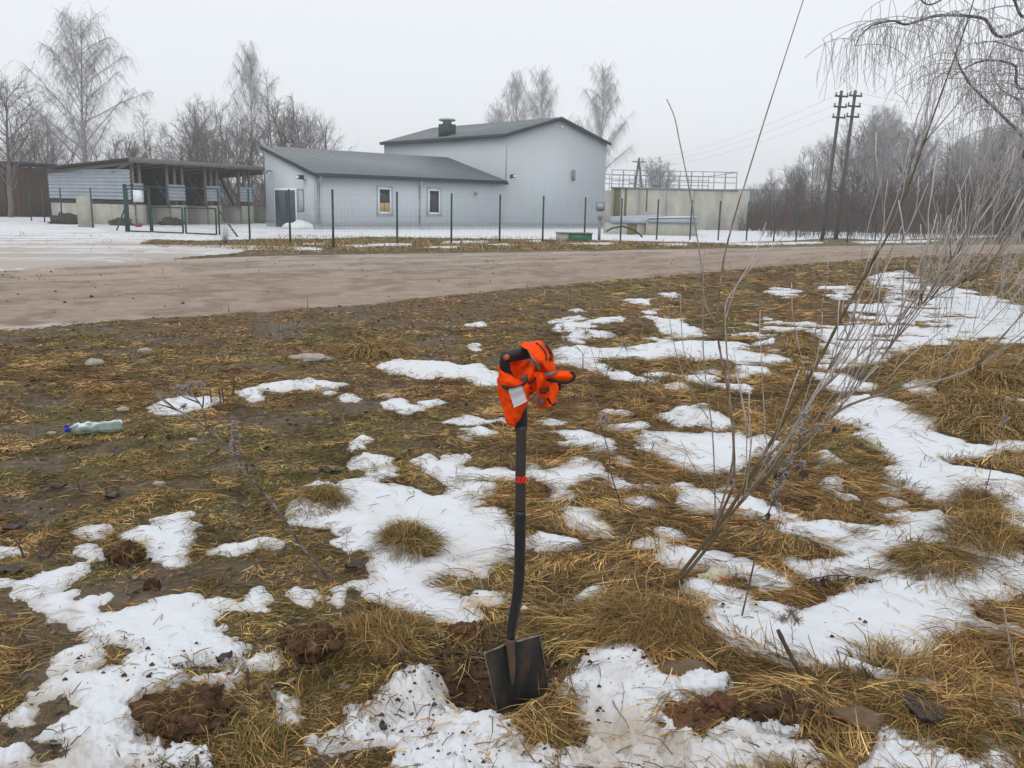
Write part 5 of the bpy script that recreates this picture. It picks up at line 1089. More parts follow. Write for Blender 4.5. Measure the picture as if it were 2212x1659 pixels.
bough([(2250, 330), (2212, 296), (2150, 235), (2090, 175), (2060, 110)], 12.8, 12.3, .035, .008, 30, .6, BB + [-.05, 0, 4.2])
bough([(2240, 180), (2190, 140), (2130, 130), (2080, 150), (2050, 170)], 13, 12.6, .025, .006, 26, .6, BB + [-.1, .05, 5.2])
bough([(2260, 240), (2200, 215), (2160, 190), (2140, 150)], 13.2, 13.4, .02, .006, 20, .5, BB + [-.05, 0, 4.8])
bough([(2280, 120), (2212, 110), (2150, 90), (2110, 95)], 13.4, 13.8, .025, .006, 18, .7, BB + [-.1, .1, 5.6])
bs.wbuild('boughs', m_bark, near_birch); bt.wbuild('crown', m_twig, near_birch)

# ------------------------------------------------------------------ willow bush in front
FROST = np.array([.58, .53, .52]); BARK = np.array([.115, .085, .045]); BARKR = np.array([.13, .07, .045])
wr = random.Random(4)
def shoot_mesh(mb, pts, r0, r1, f0, f1, bark=BARK, knots=True, sides=6):
    n = len(pts); r = np.linspace(r0, r1, n) * (.7 if r0 < .03 else 1); k = np.linspace(f0, f1, n) - .12
    if knots: r = r * (1 + .22 * np.array([wr.random() for _ in range(n)]) * (np.arange(n) % 3 == 0))
    c = bark + (FROST - bark) * np.clip(k + np.array([wr.gauss(0, .12) for _ in range(n)]), 0, 1)[:, None]
    mb.tube(pts, r, sides, c=c)
wb0 = on_ground(1446, 1272)
bush = thing('willow_bush', wb0, 'bare willow bush with long leaning shoots growing behind the shovel', 'bush')
def stem(px, D0, D1, r0, r1, f0=.15, f1=.6, bark=BARK, name='stem', n=None, start=None):
    m = len(px); P = [at(x, y, D0 + (D1 - D0) * (i / (m - 1))) for i, (x, y) in enumerate(px)]
    if start is not None: P = [start] + P
    S = smooth(P, n or 6 * m); mb = MB(); shoot_mesh(mb, S, r0, r1, f0, f1, bark); mb.wbuild(name, m_stem, bush, True); return S
DB = wb0[1]
base_pt = wb0 + np.array([-.02, .0, -.05])
s1 = stem([(1446, 1269), (1499, 1203), (1573, 1106), (1659, 966), (1719, 863), (1776, 766), (1819, 683), (1892, 553), (1916, 511), (1948, 434), (1974, 371), (2002, 291), (2051, 153), (2085, 60), (2112, -30)], DB, DB + .35, .0125, .0028, -.1, .2, BARK, start=base_pt)
s7 = stem([(1455, 1272), (1530, 1180), (1600, 1085), (1680, 1010), (1790, 905), (1866, 863), (2025, 823), (2092, 800), (2152, 766), (2230, 715)], DB + .02, DB - .35, .0125, .003, -.15, .8, BARK, start=base_pt)
s2 = stem([(1530, 1165), (1580, 1060), (1586, 1020), (1583, 920), (1573, 846), (1556, 760), (1549, 693), (1563, 563), (1595, 440), (1610, 394), (1650, 264), (1698, 115), (1745, -30)], DB + .05, DB + .5, .009, .0026, .1, .5, BARKR)
s3 = stem([(1549, 703), (1523, 653), (1513, 560), (1499, 471), (1484, 383), (1468, 306), (1457, 253), (1440, 214)], DB + .3, DB + .2, .005, .0025, .45, .7)
s4 = stem([(1540, 1150), (1582, 1000), (1578, 880), (1570, 760), (1567, 690), (1575, 640), (1640, 560), (1700, 505)], DB - .05, DB + .1, .0065, .0025, .2, .95)
stem([(1567, 690), (1590, 620), (1625, 560), (1655, 480)], DB, DB + .1, .004, .0022, .6, 1.0, name='shoot')
s5 = stem([(1545, 1120), (1544, 1050), (1539, 936), (1526, 833), (1519, 740), (1519, 596), (1522, 540)], DB + .25, DB + .35, .005, .002, .3, .6)
stem([(1530, 905), (1480, 820), (1466, 780), (1452, 725), (1443, 663)], DB + .2, DB + .1, .0035, .002, .4, .95, name='shoot')
stem([(1526, 833), (1495, 800), (1476, 750), (1469, 633)], DB + .25, DB + .2, .0035, .002, .4, .95, name='shoot')
stem([(1560, 1090), (1500, 1010), (1470, 950)], DB + .2, DB + .4, .003, .0018, .2, .5, name='shoot')
s8 = stem([(1573, 1106), (1640, 1010), (1700, 940), (1760, 850), (1830, 730), (1900, 600), (1960, 500), (2005, 395)], DB + .1, DB + .6, .008, .0024, .1, .95)
s9 = stem([(1680, 1010), (1760, 930), (1850, 840), (1960, 700), (2060, 560), (2140, 440), (2175, 380)], DB - .1, DB + .1, .006, .0022, .2, .9)
s10 = stem([(1659, 966), (1720, 900), (1830, 790), (1990, 660), (2110, 600), (2230, 540)], DB + .1, DB - .2, .007, .0022, .2, .9)
main = [s1, s7, s2, s8, s9, s10]
for i in range(95):
    S = main[(0, 1, 3, 4, 5, 1, 5, 4)[i % 8]]; j = int(len(S) * (.28 + .55 * wr.random())); p = S[j]; d0 = unit(S[min(j + 2, len(S) - 1)] - S[j])
    d = unit(d0 * .6 + np.array([.1 + wr.gauss(0, .25), wr.gauss(0, .35), .55 + wr.gauss(0, .15)])); L = .22 + .5 * wr.random(); pts = [p]
    for k in range(7): d = unit(d + np.array([wr.gauss(0, .1), wr.gauss(0, .1), .05])); pts.append(pts[-1] + d * L / 7)
    mb = MB(); shoot_mesh(mb, np.array(pts), .0032, .0022 if wr.random() < .6 else .0032, .3, 1.0); mb.wbuild('shoot', m_stem, bush, True)
# dry grass nest at its foot is part of the grass; second bush further right
b2 = on_ground(2230, 690); bush2 = thing('willow_bush', b2, 'pale frosted thicket of willow shoots at the right picture edge', 'bush')
for i in range(90):
    bx = on_ground(wr.uniform(1990, 2420), wr.uniform(590, 730)); d = unit(np.array([wr.gauss(.15, .3), wr.gauss(0, .25), 1.])); L = .9 + 1.3 * wr.random(); pts = [bx - [0, 0, .05]]
    for k in range(8): d = unit(d + np.array([wr.gauss(0, .07), wr.gauss(0, .07), .03])); pts.append(pts[-1] + d * L / 8)
    mb = MB(); P = np.array(pts); shoot_mesh(mb, P, .006, .004, .45, 1.1, sides=4)
    for k in range(7):
        j = 2 + wr.randrange(6); e = unit(P[j + 1] - P[j] if j < 8 else P[8] - P[7]); dd = unit(e + np.array([wr.gauss(0, .5), wr.gauss(0, .5), .2])); l = .25 + .35 * wr.random()
        shoot_mesh(mb, np.array([P[j], P[j] + dd * l * .5, P[j] + dd * l + [0, 0, .03]]), .0042, .0034, .8, 1.2, sides=3)
    mb.wbuild('shoot', m_stem, bush2)

# ------------------------------------------------------------------ dry weeds
def weed(name, label, base, paths, heads=(), r=.004, D=None, lean=0.0, drop=(), frost=(.1, .5), bark=BARKR, leafy=0):
    """paths: lists of picture points rising from the base, each at depth D + lean*i"""
    b = on_ground(*base); o = thing(name, b, label, 'weed', 'dry weed stalks'); D0 = b[1] if D is None else D
    for k, px in enumerate(paths):
        m = len(px); P = [at(x, y, D0 + lean * (base[1] - y) / 400) for x, y in px]
        if k == 0: P = [b - [0, 0, .04]] + P
        S = smooth(P, 5 * len(P)); mb = MB(); rr = r if k == 0 else r * .6
        shoot_mesh(mb, S, rr, rr * .5, frost[0], frost[1], bark); mb.wbuild('stalk' if k == 0 else 'side_stalk', m_stem, o, True)
        for q in range(leafy):                                      # shrivelled leaves hanging from the stalk
            j = wr.randrange(len(S) // 3, len(S)); z = S[j]; mb = MB(); L = .02 + .03 * wr.random(); e = np.array([wr.gauss(0, .4), wr.gauss(0, .4), -1.]); e = unit(e); w = perp(e, wr.random() * 6.28) * L * .25
            mb.add([z, z + e * L * .5 + w, z + e * L * .5 - w, z + e * L + perp(e, 1) * L * .2], [(0, 1, 3, 2)]); mb.wbuild('withered_leaf', m_leaf, o)
    for x, y, rad in heads:
        c = at(x, y, D0 + lean * (base[1] - y) / 400); mb = MB()
        for q in range(26):
            d = unit(np.array([wr.gauss(0, 1), wr.gauss(0, 1), wr.gauss(.3, 1)])); mb.tube([c, c + d * rad * .55, c + d * rad], [.0022, .0022, .0012], 3, caps=False, c=np.array([BARKR * .9 + .08, FROST * .55, FROST * .85]))
        mb.wbuild('seed_head', m_stem, o)
    return o
def H_(x, y): return tp('H', x, y)
weed('dry_thistle', 'leaning dry thistle with frosted seed heads left of the shovel', (716, 1262),
     [[(700, 1238), (663, 1195), (636, 1156), H_(1700, 1170), H_(1600, 1050), H_(1500, 950), H_(1440, 840), H_(1290, 700), H_(1130, 600), H_(1040, 545), H_(955, 480)],
      [H_(1285, 690), H_(1270, 600), H_(1240, 540), H_(1190, 480), H_(1185, 440)], [H_(1260, 570), H_(1265, 500), H_(1245, 440)], [H_(1240, 540), H_(1140, 500), H_(1105, 465)],
      [H_(1480, 900), H_(1455, 800), H_(1440, 720), H_(1460, 670)], [H_(1540, 960), H_(1500, 850), H_(1490, 750)], [H_(1290, 690), H_(1420, 660), H_(1560, 670), H_(1640, 700)],
      [H_(1285, 700), H_(1265, 740), H_(1250, 800)], [H_(1100, 585), H_(1030, 560), H_(945, 540)], [H_(1080, 570), H_(1010, 510), H_(975, 470)], [(560, 1105), (500, 1085), (460, 1105)]],
     [(*H_(1190, 435), .026), (*H_(1243, 430), .024), (*H_(1110, 460), .028), (*H_(1150, 455), .02), (*H_(1140, 565), .022), (*H_(1458, 680), .02), (*H_(1455, 795), .024), (*H_(1490, 745), .012), (*H_(1475, 850), .012)], r=.0095, lean=.35, bark=np.array([.075, .055, .045]))
def F_(x, y): return tp('F', x, y)
weed('dry_weed', 'dark upright dry weed with a frosted head just right of the shovel shaft', F_(722, 1662),
     [[F_(690, 1560), F_(650, 1440), F_(620, 1250), F_(590, 1150), F_(560, 1060), F_(540, 950), F_(500, 840), F_(470, 800)], [F_(585, 1140), F_(560, 1090), F_(575, 1040)], [F_(600, 1160), F_(620, 1080), F_(615, 1030)]],
     [(*F_(590, 1050), .028), (*F_(570, 1100), .02), (*F_(615, 1060), .018)], r=.005, bark=np.array([.06, .045, .04]))
weed('dry_weed', 'small forked twig standing in the snow beyond the orange vest', F_(460, 745), [[F_(460, 690), F_(458, 640), F_(440, 610), F_(400, 590)], [F_(459, 650), F_(475, 615), F_(490, 600)], [F_(440, 610), F_(360, 520), F_(310, 450)]], [(*F_(330, 470), .05), (*F_(350, 540), .04)], r=.007)
weed('dry_weed', 'frosted weed with a flat brown seed head behind the vest', F_(610, 790), [[F_(620, 740), F_(660, 670), F_(720, 600)], [F_(560, 760), F_(500, 560), F_(470, 480)]], [(*F_(730, 585), .06), (*F_(625, 730), .035), (*F_(480, 500), .045)], r=.006)
def E_(x, y): return tp('E', x, y)
def D_(x, y): return tp('D', x, y)
weed('dry_weed', 'dark weed stalk with clustered seeds in the snow right of the willow', (1596, 1344),
     [[(1612, 1290), (1629, 1216), (1642, 1170), (1655, 1120), E_(30, 1600), E_(70, 1490), E_(120, 1380), E_(180, 1250), E_(230, 1120), E_(240, 1020)], [E_(120, 1380), E_(210, 1330), E_(230, 1390)], [E_(90, 1450), E_(40, 1380)], [E_(200, 1180), E_(340, 1100), E_(480, 1110)]],
     [(*E_(40, 1560), .02), (*E_(60, 1500), .022), (*E_(85, 1450), .022), (*E_(100, 1400), .02), (*E_(130, 1330), .018), (*E_(235, 1040), .022), (*E_(220, 1130), .02), (*E_(215, 1350), .02), (*E_(60, 1620), .018), (*E_(350, 1110), .016), (*E_(160, 1290), .016)], r=.005, leafy=6, bark=np.array([.07, .05, .045]))
weed('dry_weed', 'thin weed stalk rising from a tussock at the right', E_(1385, 1650), [[E_(1405, 1550), E_(1440, 1400), E_(1480, 1230), E_(1500, 1160), E_(1535, 960)], [E_(1500, 1160), E_(1530, 1100), E_(1545, 1040)]], [(*E_(1540, 1050), .02), (*E_(1415, 1470), .012)], r=.004, bark=np.array([.07, .055, .05]))
weed('dry_weed', 'bowed weed stalk with withered hanging leaves over the snow', D_(160, 490), [[D_(230, 455), D_(290, 432), D_(450, 410), D_(600, 425), D_(700, 440), D_(790, 458)]], [], r=.0042, leafy=46, bark=np.array([.06, .05, .055]), frost=(.0, .15))
weed('frosted_stalk', 'straight frosted stalk standing at the right picture edge', D_(1675, 1400), [[D_(1650, 1330), D_(1620, 1130), D_(1580, 920), D_(1550, 760), D_(1530, 625)]], [], r=.0052, frost=(.1, .9))
weed('dry_weed', 'pale lacy dried umbel over the snow beside the broken stick', D_(160, 905), [[D_(158, 800), D_(150, 700), D_(140, 640)], [D_(155, 760), D_(90, 690), D_(20, 740)], [D_(150, 700), D_(180, 660), D_(190, 720)], [D_(60, 700), D_(20, 640)]], [(*D_(150, 650), .03), (*D_(185, 700), .025), (*D_(100, 690), .02)], r=.0022, frost=(.3, .7))
weed('dry_weed', 'thin frosted stalk in front of the willow base', (1424, 1200), [[(1410, 1150), (1385, 1120), (1366, 1100)], [(1424, 1190), (1420, 1120)]], [], r=.0035)
weed('dry_weed', 'small frosted weed at the road edge', (655, 742), [[(654, 738), (650, 730)]], [(640, 715, .13), (605, 716, .12), (622, 712, .1)], r=.006)
for (x, y, h, lab) in ((1140, 636, 26, 'single upright stalk at the road edge above the vest'), (494, 672, 14, 'short grass stalk at the road edge left of centre'), (664, 662, 22, 'dark upright stalk at the road edge'), (1172, 630, 22, 'thin stalk just right of the single upright one at the road edge')):
    weed('dry_weed', lab, (x, y), [[(x, y - h * .5), (x - 1, y - h)]], [], r=.009)
b3 = on_ground(485, 541); sh = thing('dry_shrub', gp(485, 530), 'small bare shrub by the gate across the road', 'shrub')
mb = MB()
for i in range(34):
    d = unit(np.array([wr.gauss(0, .25), wr.gauss(0, .35), 1.])); p0 = gp(485 + wr.gauss(0, 5), 530); shoot_mesh(mb, np.array([p0, p0 + d * .35, p0 + d * (.45 + .5 * wr.random()) + [wr.gauss(0, .08), 0, 0]]), .008, .005, .3, .8, sides=3)
mb.wbuild('twigs', m_stem, sh)
# ------------------------------------------------------------------ shovel
sb0 = at(1108, 1550, 2.55)
shovel = thing('shovel', (sb0[0], sb0[1], sb0[2]), 'black square-bladed garden spade standing upright in a dug hole', 'shovel')
DS = 2.50
TL, TR = at(1046, 1411, 2.44), at(1166, 1372, 2.55); BL, BR = at(1076, 1541, 2.50), at(1190, 1516, 2.60)
nu, nv = 22, 26
U, Vv = np.meshgrid(np.linspace(0, 1, nu), np.linspace(0, 1, nv))
n_bl = np.cross(TR - TL, BL - TL); n_bl /= np.linalg.norm(n_bl)
if n_bl[1] > 0: n_bl = -n_bl                                         # towards the viewer
P = (TL * ((1 - U) * (1 - Vv))[..., None] + TR * (U * (1 - Vv))[..., None] + BL * ((1 - U) * Vv)[..., None] + BR * (U * Vv)[..., None])
down = (BL + BR - TL - TR); down /= np.linalg.norm(down)
P = P - n_bl * (0.016 * (1 - (2 * U - 1) ** 2) * (1 - .3 * Vv))[..., None]           # dished
P = P + down * (0.012 * (1 - (2 * U - 1) ** 2) * Vv ** 3)[..., None]                  # rounded cutting edge
P = P + down * (0.010 * (1 - np.abs(2 * U - 1) ** 2.5) * (1 - Vv) ** 6)[..., None]    # shoulders drop to the socket
def plate(P, th, nrm):
    mb = MB(); a, b = P.shape[:2]; mb.grid(P); Q = P - nrm * th; mb.grid(Q, flip=True)
    rim = [(i, 0) for i in range(a)] + [(a - 1, j) for j in range(1, b)] + [(i, b - 1) for i in range(a - 2, -1, -1)] + [(0, j) for j in range(b - 2, 0, -1)]
    idx = np.array([i * b + j for i, j in rim]); nx = np.roll(idx, -1); N = a * b
    mb.Q.append(np.stack([idx, idx + N, nx + N, nx], -1)); return mb
bl = plate(P, .0025, n_bl).wbuild('blade', m_blade, shovel, True)
ed = MB()
ed.tube(np.vstack([P[0, :9]]), .0028, 6); ed.wbuild('foot_rest', m_edge, bl)
ed = MB(); ed.tube(np.vstack([P[0, 13:]]), .0028, 6); ed.wbuild('foot_rest', m_edge, bl)
ed = MB(); ed.tube(P[:, 0], .0018, 5); ed.tube(P[:, -1], .0014, 5); ed.wbuild('worn_edge', m_edge, bl)
# neck from the blade up through the bend, then the shaft
cmid = (TL + TR) / 2
neck_px = [(1107, 1478, 2.512), (1106, 1440, 2.505), (1103, 1400, 2.498), (1104, 1370, 2.492), (1110, 1330, 2.488), (1117, 1290, 2.486), (1121, 1250, 2.486), (1123, 1200, 2.487), (1123.5, 1150, 2.488), (1124, 1103, 2.49)]
N = smooth([at(*q) for q in neck_px], 40)
k = np.linspace(0, 1, 40); rad = np.interp(k, [0, .1, .22, .34, .45, .6, 1], [.004, .011, .0135, .0142, .0155, .0165, .0170])
tongue = MB(); tongue.tube(N[:13], rad[:13], 12); tongue.wbuild('socket', m_rust, shovel, True)
sl_ = MB(); sl_.tube(N[12:], rad[12:], 16); sl_.wbuild('lower_sleeve', m_black, shovel, True)
sh_pts = smooth([at(1124, 1104, 2.49), at(1124.5, 1010, 2.492), at(1126, 920, 2.495)], 16)
sf = MB().tube(sh_pts, .0157, 18).wbuild('shaft', m_shaft, shovel, True)
# red mark: three small painted loops wrapped on the shaft
rm = MB(); c0 = at(1125, 1034, 2.492); ax_s = unit(at(1124.5, 1000, 2.492) - at(1124.5, 1070, 2.492))
def on_shaft(a, h): return c0 + ax_s * h + .0162 * np.array([math.sin(a), -math.cos(a), 0])
lp = [on_shaft(-.75 + .28 * math.cos(q), .008 * math.sin(q)) for q in np.linspace(.6, 5.9, 14)]; rm.tube(lp, .0024, 6)
lp = [on_shaft(-.1 + .25 * math.cos(q), .009 * math.sin(q)) for q in np.linspace(0, 6.28, 16)]; rm.tube(lp, .0024, 6)
rm.tube([on_shaft(-.7, -.001), on_shaft(-.4, .0), on_shaft(-.1, .002)], .0022, 6)
lp = [on_shaft(.75 + .33 * math.cos(q), .010 * math.sin(q)) for q in np.linspace(0, 6.28, 16)]; rm.tube(lp, .003, 6); rm.tube([on_shaft(.55, -.004), on_shaft(.95, .004)], .004, 6)
rm.wbuild('red_mark', m_redmark, sf)
# handle: socket, yoke and grip
def Z5(zx, zy, dd=0.0): return at((1150 + zx / 5.53) / 1.17179, (820 + zy / 5.53) / 1.17179, DS + dd)
hs = MB().tube(smooth([Z5(935, 1475), Z5(932, 1300), Z5(928, 1150), Z5(915, 1020, .0)], 14), [.0185, .019, .019, .019, .019, .019, .0188, .0186, .0185, .0185, .0185, .0185, .018, .018], 18).wbuild('handle_socket', m_black, shovel, True)
yk = MB()
yk.tube(smooth([Z5(915, 1020, .0), Z5(850, 900, -.01), Z5(760, 760, -.02), Z5(715, 650, -.03), Z5(705, 520, -.035), Z5(715, 440, -.035)], 26), np.linspace(.018, .0145, 26), 14)
yk.tube(smooth([Z5(920, 1020, .0), Z5(1010, 900, .01), Z5(1130, 760, .03), Z5(1210, 620, .045), Z5(1240, 480, .05), Z5(1240, 380, .05)], 26), np.linspace(.018, .0145, 26), 14)
yk.wbuild('yoke', m_black, shovel, True)
gpb = MB().tube(smooth([Z5(690, 470, -.04), Z5(800, 445, -.02), Z5(960, 410, .0), Z5(1100, 380, .03), Z5(1260, 345, .055)], 24), np.interp(np.linspace(0, 1, 24), [0, .05, .5, .95, 1], [.0155, .0185, .0195, .0185, .015]), 18).wbuild('grip', m_black, shovel, True)
q0 = Z5(690, 470, -.04); qd = unit(Z5(690, 470, -.04) - Z5(800, 445, -.02))
plug_c = Z5(725, 468, -.062); vd = unit(np.array([0, 0, EYE]) - plug_c)
pd = unit(vd * .75 + qd * .65)
MB().tube([plug_c - pd * .006, plug_c + pd * .002], [.0085, .0082], 16).wbuild('end_plug', m_orangeplug, shovel, True)

# ------------------------------------------------------------------ orange vest knotted round the handle
vest = thing('safety_vest', (sb0[0], sb0[1] - .02, Z5(830, 1425)[2]), 'bright orange safety vest with black piping knotted round the spade handle', 'vest')
def cr_grid(rows, ku=8, kv=8):
    A = np.array([[Z5(*q) for q in r] for r in rows])
    B = np.stack([smooth(A[i], kv * (A.shape[1] - 1) + 1) for i in range(A.shape[0])], 0)
    return np.stack([smooth(B[:, j], ku * (B.shape[0] - 1) + 1) for j in range(B.shape[1])], 1)
def normals(Gd):
    du = np.gradient(Gd, axis=0); dv = np.gradient(Gd, axis=1); n = np.cross(du, dv); n /= (np.linalg.norm(n, axis=-1, keepdims=True) + 1e-12)
    if n[..., 1].mean() > 0: n = -n
    return n
def cloth(rows, seed, amp=.005, th=.0022, parent=None, freq=26, fold=None):
    Gd = cr_grid(rows); n = normals(Gd); a, b = Gd.shape[:2]
    w = np.array([[mnoise.fractal(Vector(Gd[i, j] * freq) + Vector((seed, 0, 0)), .7, 2.0, 3) for j in range(b)] for i in range(a)])
    if fold:
        uu = np.linspace(0, 1, a)[:, None]; vv = np.linspace(0, 1, b)[None, :]
        w = w + fold[0] * np.sin((fold[1] * uu + fold[2] * vv) * 6.283)
    fine = np.array([[mnoise.fractal(Vector(Gd[i, j] * 62) + Vector((seed * 3, 7, 0)), .6, 2.0, 2) for j in range(b)] for i in range(a)])
    Gd = Gd + n * (w * amp * 1.25 + fine * .002)[..., None]; n = normals(Gd)
    mb = MB(); mb.grid(Gd); mb.grid(Gd - n * th, flip=True)
    rim = [(i, 0) for i in range(a)] + [(a - 1, j) for j in range(1, b)] + [(i, b - 1) for i in range(a - 2, -1, -1)] + [(0, j) for j in range(b - 2, 0, -1)]
    idx = np.array([i * b + j for i, j in rim]); nx = np.roll(idx, -1); mb.Q.append(np.stack([idx, idx + a * b, nx + a * b, nx], -1))
    return mb.wbuild('cloth_fold', m_orange, vest, True), Gd, n
V1, G1, N1 = cloth([[(640,740,.045),(640,760,-.01),(700,850,-.05),(800,890,-.07),(930,870,-.07),(1010,820,-.05),(1055,790,-.02),(1060,790,.03)],
 [(632,900,.04),(625,900,.0),(700,960,-.05),(820,980,-.075),(930,970,-.075),(1010,930,-.06),(1050,900,-.03),(1052,900,.02)],
 [(655,1050,.035),(645,1050,0),(720,1080,-.05),(830,1100,-.07),(930,1090,-.07),(1000,1070,-.05),(1045,1030,-.03),(1045,1030,.01)],
 [(690,1190,.03),(680,1190,0),(740,1220,-.045),(830,1230,-.06),(910,1220,-.06),(970,1180,-.05),(1030,1110,-.03),(1030,1110,.0)],
 [(712,1310,.02),(700,1310,0),(750,1340,-.035),(830,1350,-.05),(890,1340,-.045),(940,1290,-.035),(1000,1180,-.02),(1000,1180,.0)],
 [(750,1380,.01),(740,1380,0),(780,1410,-.02),(830,1425,-.03),(870,1400,-.03),(900,1370,-.02),(945,1300,-.01),(945,1300,.0)]], 1.0, .004, fold=(.7, .8, 1.3))
V2, G2, N2 = cloth([[(650,575,.06),(632,560,.03),(648,630,-.04),(700,680,-.062),(770,705,-.068),(860,770,-.06),(965,815,-.05)],
 [(640,660,.06),(622,650,.03),(636,730,-.05),(690,780,-.075),(760,810,-.082),(850,840,-.078),(965,838,-.055)],
 [(645,770,.06),(628,750,.03),(668,820,-.045),(710,860,-.065),(770,885,-.07),(860,880,-.065),(955,858,-.045)]], 2.0, .004, fold=(.6, 1.0, .5))
V3, G3, N3 = cloth([[(760,490,.04),(900,525,.05),(1075,480,.05)],[(765,600,.02),(900,600,.045),(1060,560,.04)],[(775,690,.0),(900,680,.03),(1040,640,.02)],[(800,780,-.02),(930,790,-.01),(1010,740,-.01)]], 3.0, .007, fold=(.5, 1.5, 1))
V4, G4, N4 = cloth([[(1105,540,.0),(1140,570,-.03),(1165,630,-.02)],[(1015,630,-.02),(1080,670,-.055),(1140,740,-.04)],[(985,720,-.03),(1040,780,-.06),(1095,805,-.045)],[(1000,822,-.02),(1035,835,-.045),(1070,825,-.035)]], 4.0, .003)
V5, G5, N5 = cloth([[(1040,470,.085),(1140,460,.1),(1220,440,.1),(1300,440,.1),(1350,450,.09)],
 [(940,318,.055),(1060,272,.065),(1180,258,.07),(1280,305,.07),(1350,385,.06)],
 [(950,330,-.012),(1070,286,-.005),(1190,280,.0),(1300,345,.0),(1372,440,.0)],
 [(1040,390,-.055),(1140,395,-.06),(1240,405,-.055),(1330,465,-.045),(1382,505,-.02)],
 [(1110,520,-.065),(1200,510,-.082),(1290,530,-.078),(1370,560,-.055),(1405,600,-.02)],
 [(1175,625,-.055),(1240,612,-.08),(1320,640,-.08),(1390,650,-.06),(1418,655,-.02)],
 [(1215,690,-.035),(1290,690,-.055),(1350,692,-.055),(1390,684,-.045),(1410,675,-.02)]], 5.0, .0035, fold=(.8, .3, 2.2))
V6, G6, N6 = cloth([[(1240,690,-.05),(1285,735,-.065),(1305,790,-.05)],[(1400,662,-.075),(1420,730,-.092),(1420,800,-.075)],[(1540,652,-.085),(1550,730,-.1),(1540,815,-.085)],[(1635,680,-.085),(1650,735,-.095),(1620,800,-.085)],[(1668,715,-.085),(1675,738,-.085),(1658,775,-.085)]], 6.0, .003)
V7, G7, N7 = cloth([[(1085,690,-.03),(1150,670,-.06),(1230,685,-.07),(1310,740,-.05)],[(1055,800,-.02),(1140,790,-.058),(1230,800,-.075),(1335,810,-.05)],[(1030,900,-.01),(1130,880,-.045),(1220,890,-.065),(1335,870,-.045)],[(1065,990,.0),(1140,955,-.035),(1200,930,-.055),(1315,940,-.045)]], 7.0, .004, fold=(1.0, .2, 2.0))
V8, G8, N8 = cloth([[(1175,900,-.03),(1260,930,-.065),(1340,870,-.055),(1440,815,-.02),(1482,890,0)],[(1200,1000,-.03),(1260,1000,-.065),(1330,980,-.065),(1420,950,-.045),(1482,940,-.01)],[(1168,1050,-.02),(1260,1080,-.055),(1320,1070,-.065),(1390,1060,-.055),(1445,1030,-.02)],[(1158,1120,-.02),(1220,1150,-.045),(1300,1140,-.055),(1360,1130,-.055),(1425,1100,-.03)],[(1205,1190,-.02),(1240,1182,-.035),(1300,1165,-.045),(1350,1148,-.045),(1392,1132,-.03)]], 8.0, .004, fold=(.8, .3, 1.6))
V9, G9, N9 = cloth([[(940,850,-.03),(1040,820,-.03),(1140,770,-.03)],[(990,920,-.03),(1070,940,-.03),(1150,890,-.035)],[(1035,980,-.01),(1085,985,-.015),(1110,965,-.02)]], 9.0, .004)
def strip(pts, off=.004, r=.0032, parent=None, nm='piping'):
    S = smooth([Z5(*q) for q in pts], 7 * len(pts)); v = unit(np.array([0, 0, EYE]) - S.mean(0)); S = S + v * off
    MB().tube(S, r, 8).wbuild(nm, m_piping, vest, True)
strip([(1150,268,.0),(1215,320,-.03),(1262,380,-.062),(1285,440,-.07),(1288,505,-.083)], .009, .0026)
strip([(1290,300,.03),(1335,370,.0),(1362,440,-.01),(1350,490,-.05)], .010, .004); strip([(1372,430,.0),(1360,480,-.045),(1340,505,-.055)], .009, .0036)
strip([(1310,775,-.055),(1420,800,-.078),(1540,820,-.088),(1630,803,-.088),(1678,745,-.088),(1668,700,-.086),(1630,672,-.086)], .004, .0046)
strip([(1160,635,-.02),(1140,740,-.045),(1095,805,-.05),(1035,832,-.05)], .006, .003); strip([(990,820,-.05),(960,850,-.055),(900,880,-.07)], .008, .004)
strip([(638,775,-.005),(690,850,-.055),(760,892,-.072),(860,886,-.072),(950,860,-.06)], .008, .0028); strip([(642,800,-.01),(690,880,-.058),(745,915,-.072)], .008, .0046)
strip([(1208,905,-.06),(1260,925,-.07),(1325,885,-.062)], .008, .0024); strip([(1212,950,-.055),(1262,965,-.072),(1330,915,-.068)], .008, .003)
strip([(1305,1040,-.066),(1340,1100,-.06),(1380,1130,-.055),(1415,1115,-.04)], .006, .0036); strip([(1465,820,-.01),(1475,870,-.005),(1470,910,-.01)], .006, .005); strip([(1080,880,-.035),(1075,940,-.02),(1068,985,-.01)], .004, .002)
def tape(rows):
    Gd = cr_grid(rows, 5, 5); v = unit(np.array([0, 0, EYE]) - Gd.reshape(-1, 3).mean(0)); Gd = Gd + v * .007
    n = normals(Gd); mb = MB(); mb.grid(Gd); mb.grid(Gd - n * .002, flip=True); mb.wbuild('reflective_tape', m_reflect, vest, True)
tape([[(1000,345,-.04),(1040,385,-.055),(1050,390,-.056)],[(1060,440,-.06),(1085,470,-.066),(1110,480,-.068)],[(1110,540,-.066),(1150,550,-.074),(1180,555,-.078)],[(1160,620,-.06),(1185,625,-.068),(1210,618,-.076)],[(1180,645,-.056),(1195,650,-.06),(1208,645,-.066)]])
tape([[(915,770,-.02),(920,772,-.02),(925,775,-.02)],[(960,725,-.03),(970,765,-.04),(975,800,-.04)],[(990,690,-.035),(1010,760,-.06),(1020,828,-.05)]])
tape([[(1165,1030,-.022),(1210,1035,-.045),(1255,1075,-.055)],[(1158,1090,-.022),(1205,1100,-.045),(1250,1100,-.055)],[(1160,1120,-.022),(1190,1145,-.035),(1225,1125,-.05)],[(1195,1165,-.02),(1203,1165,-.025),(1212,1150,-.03)]])
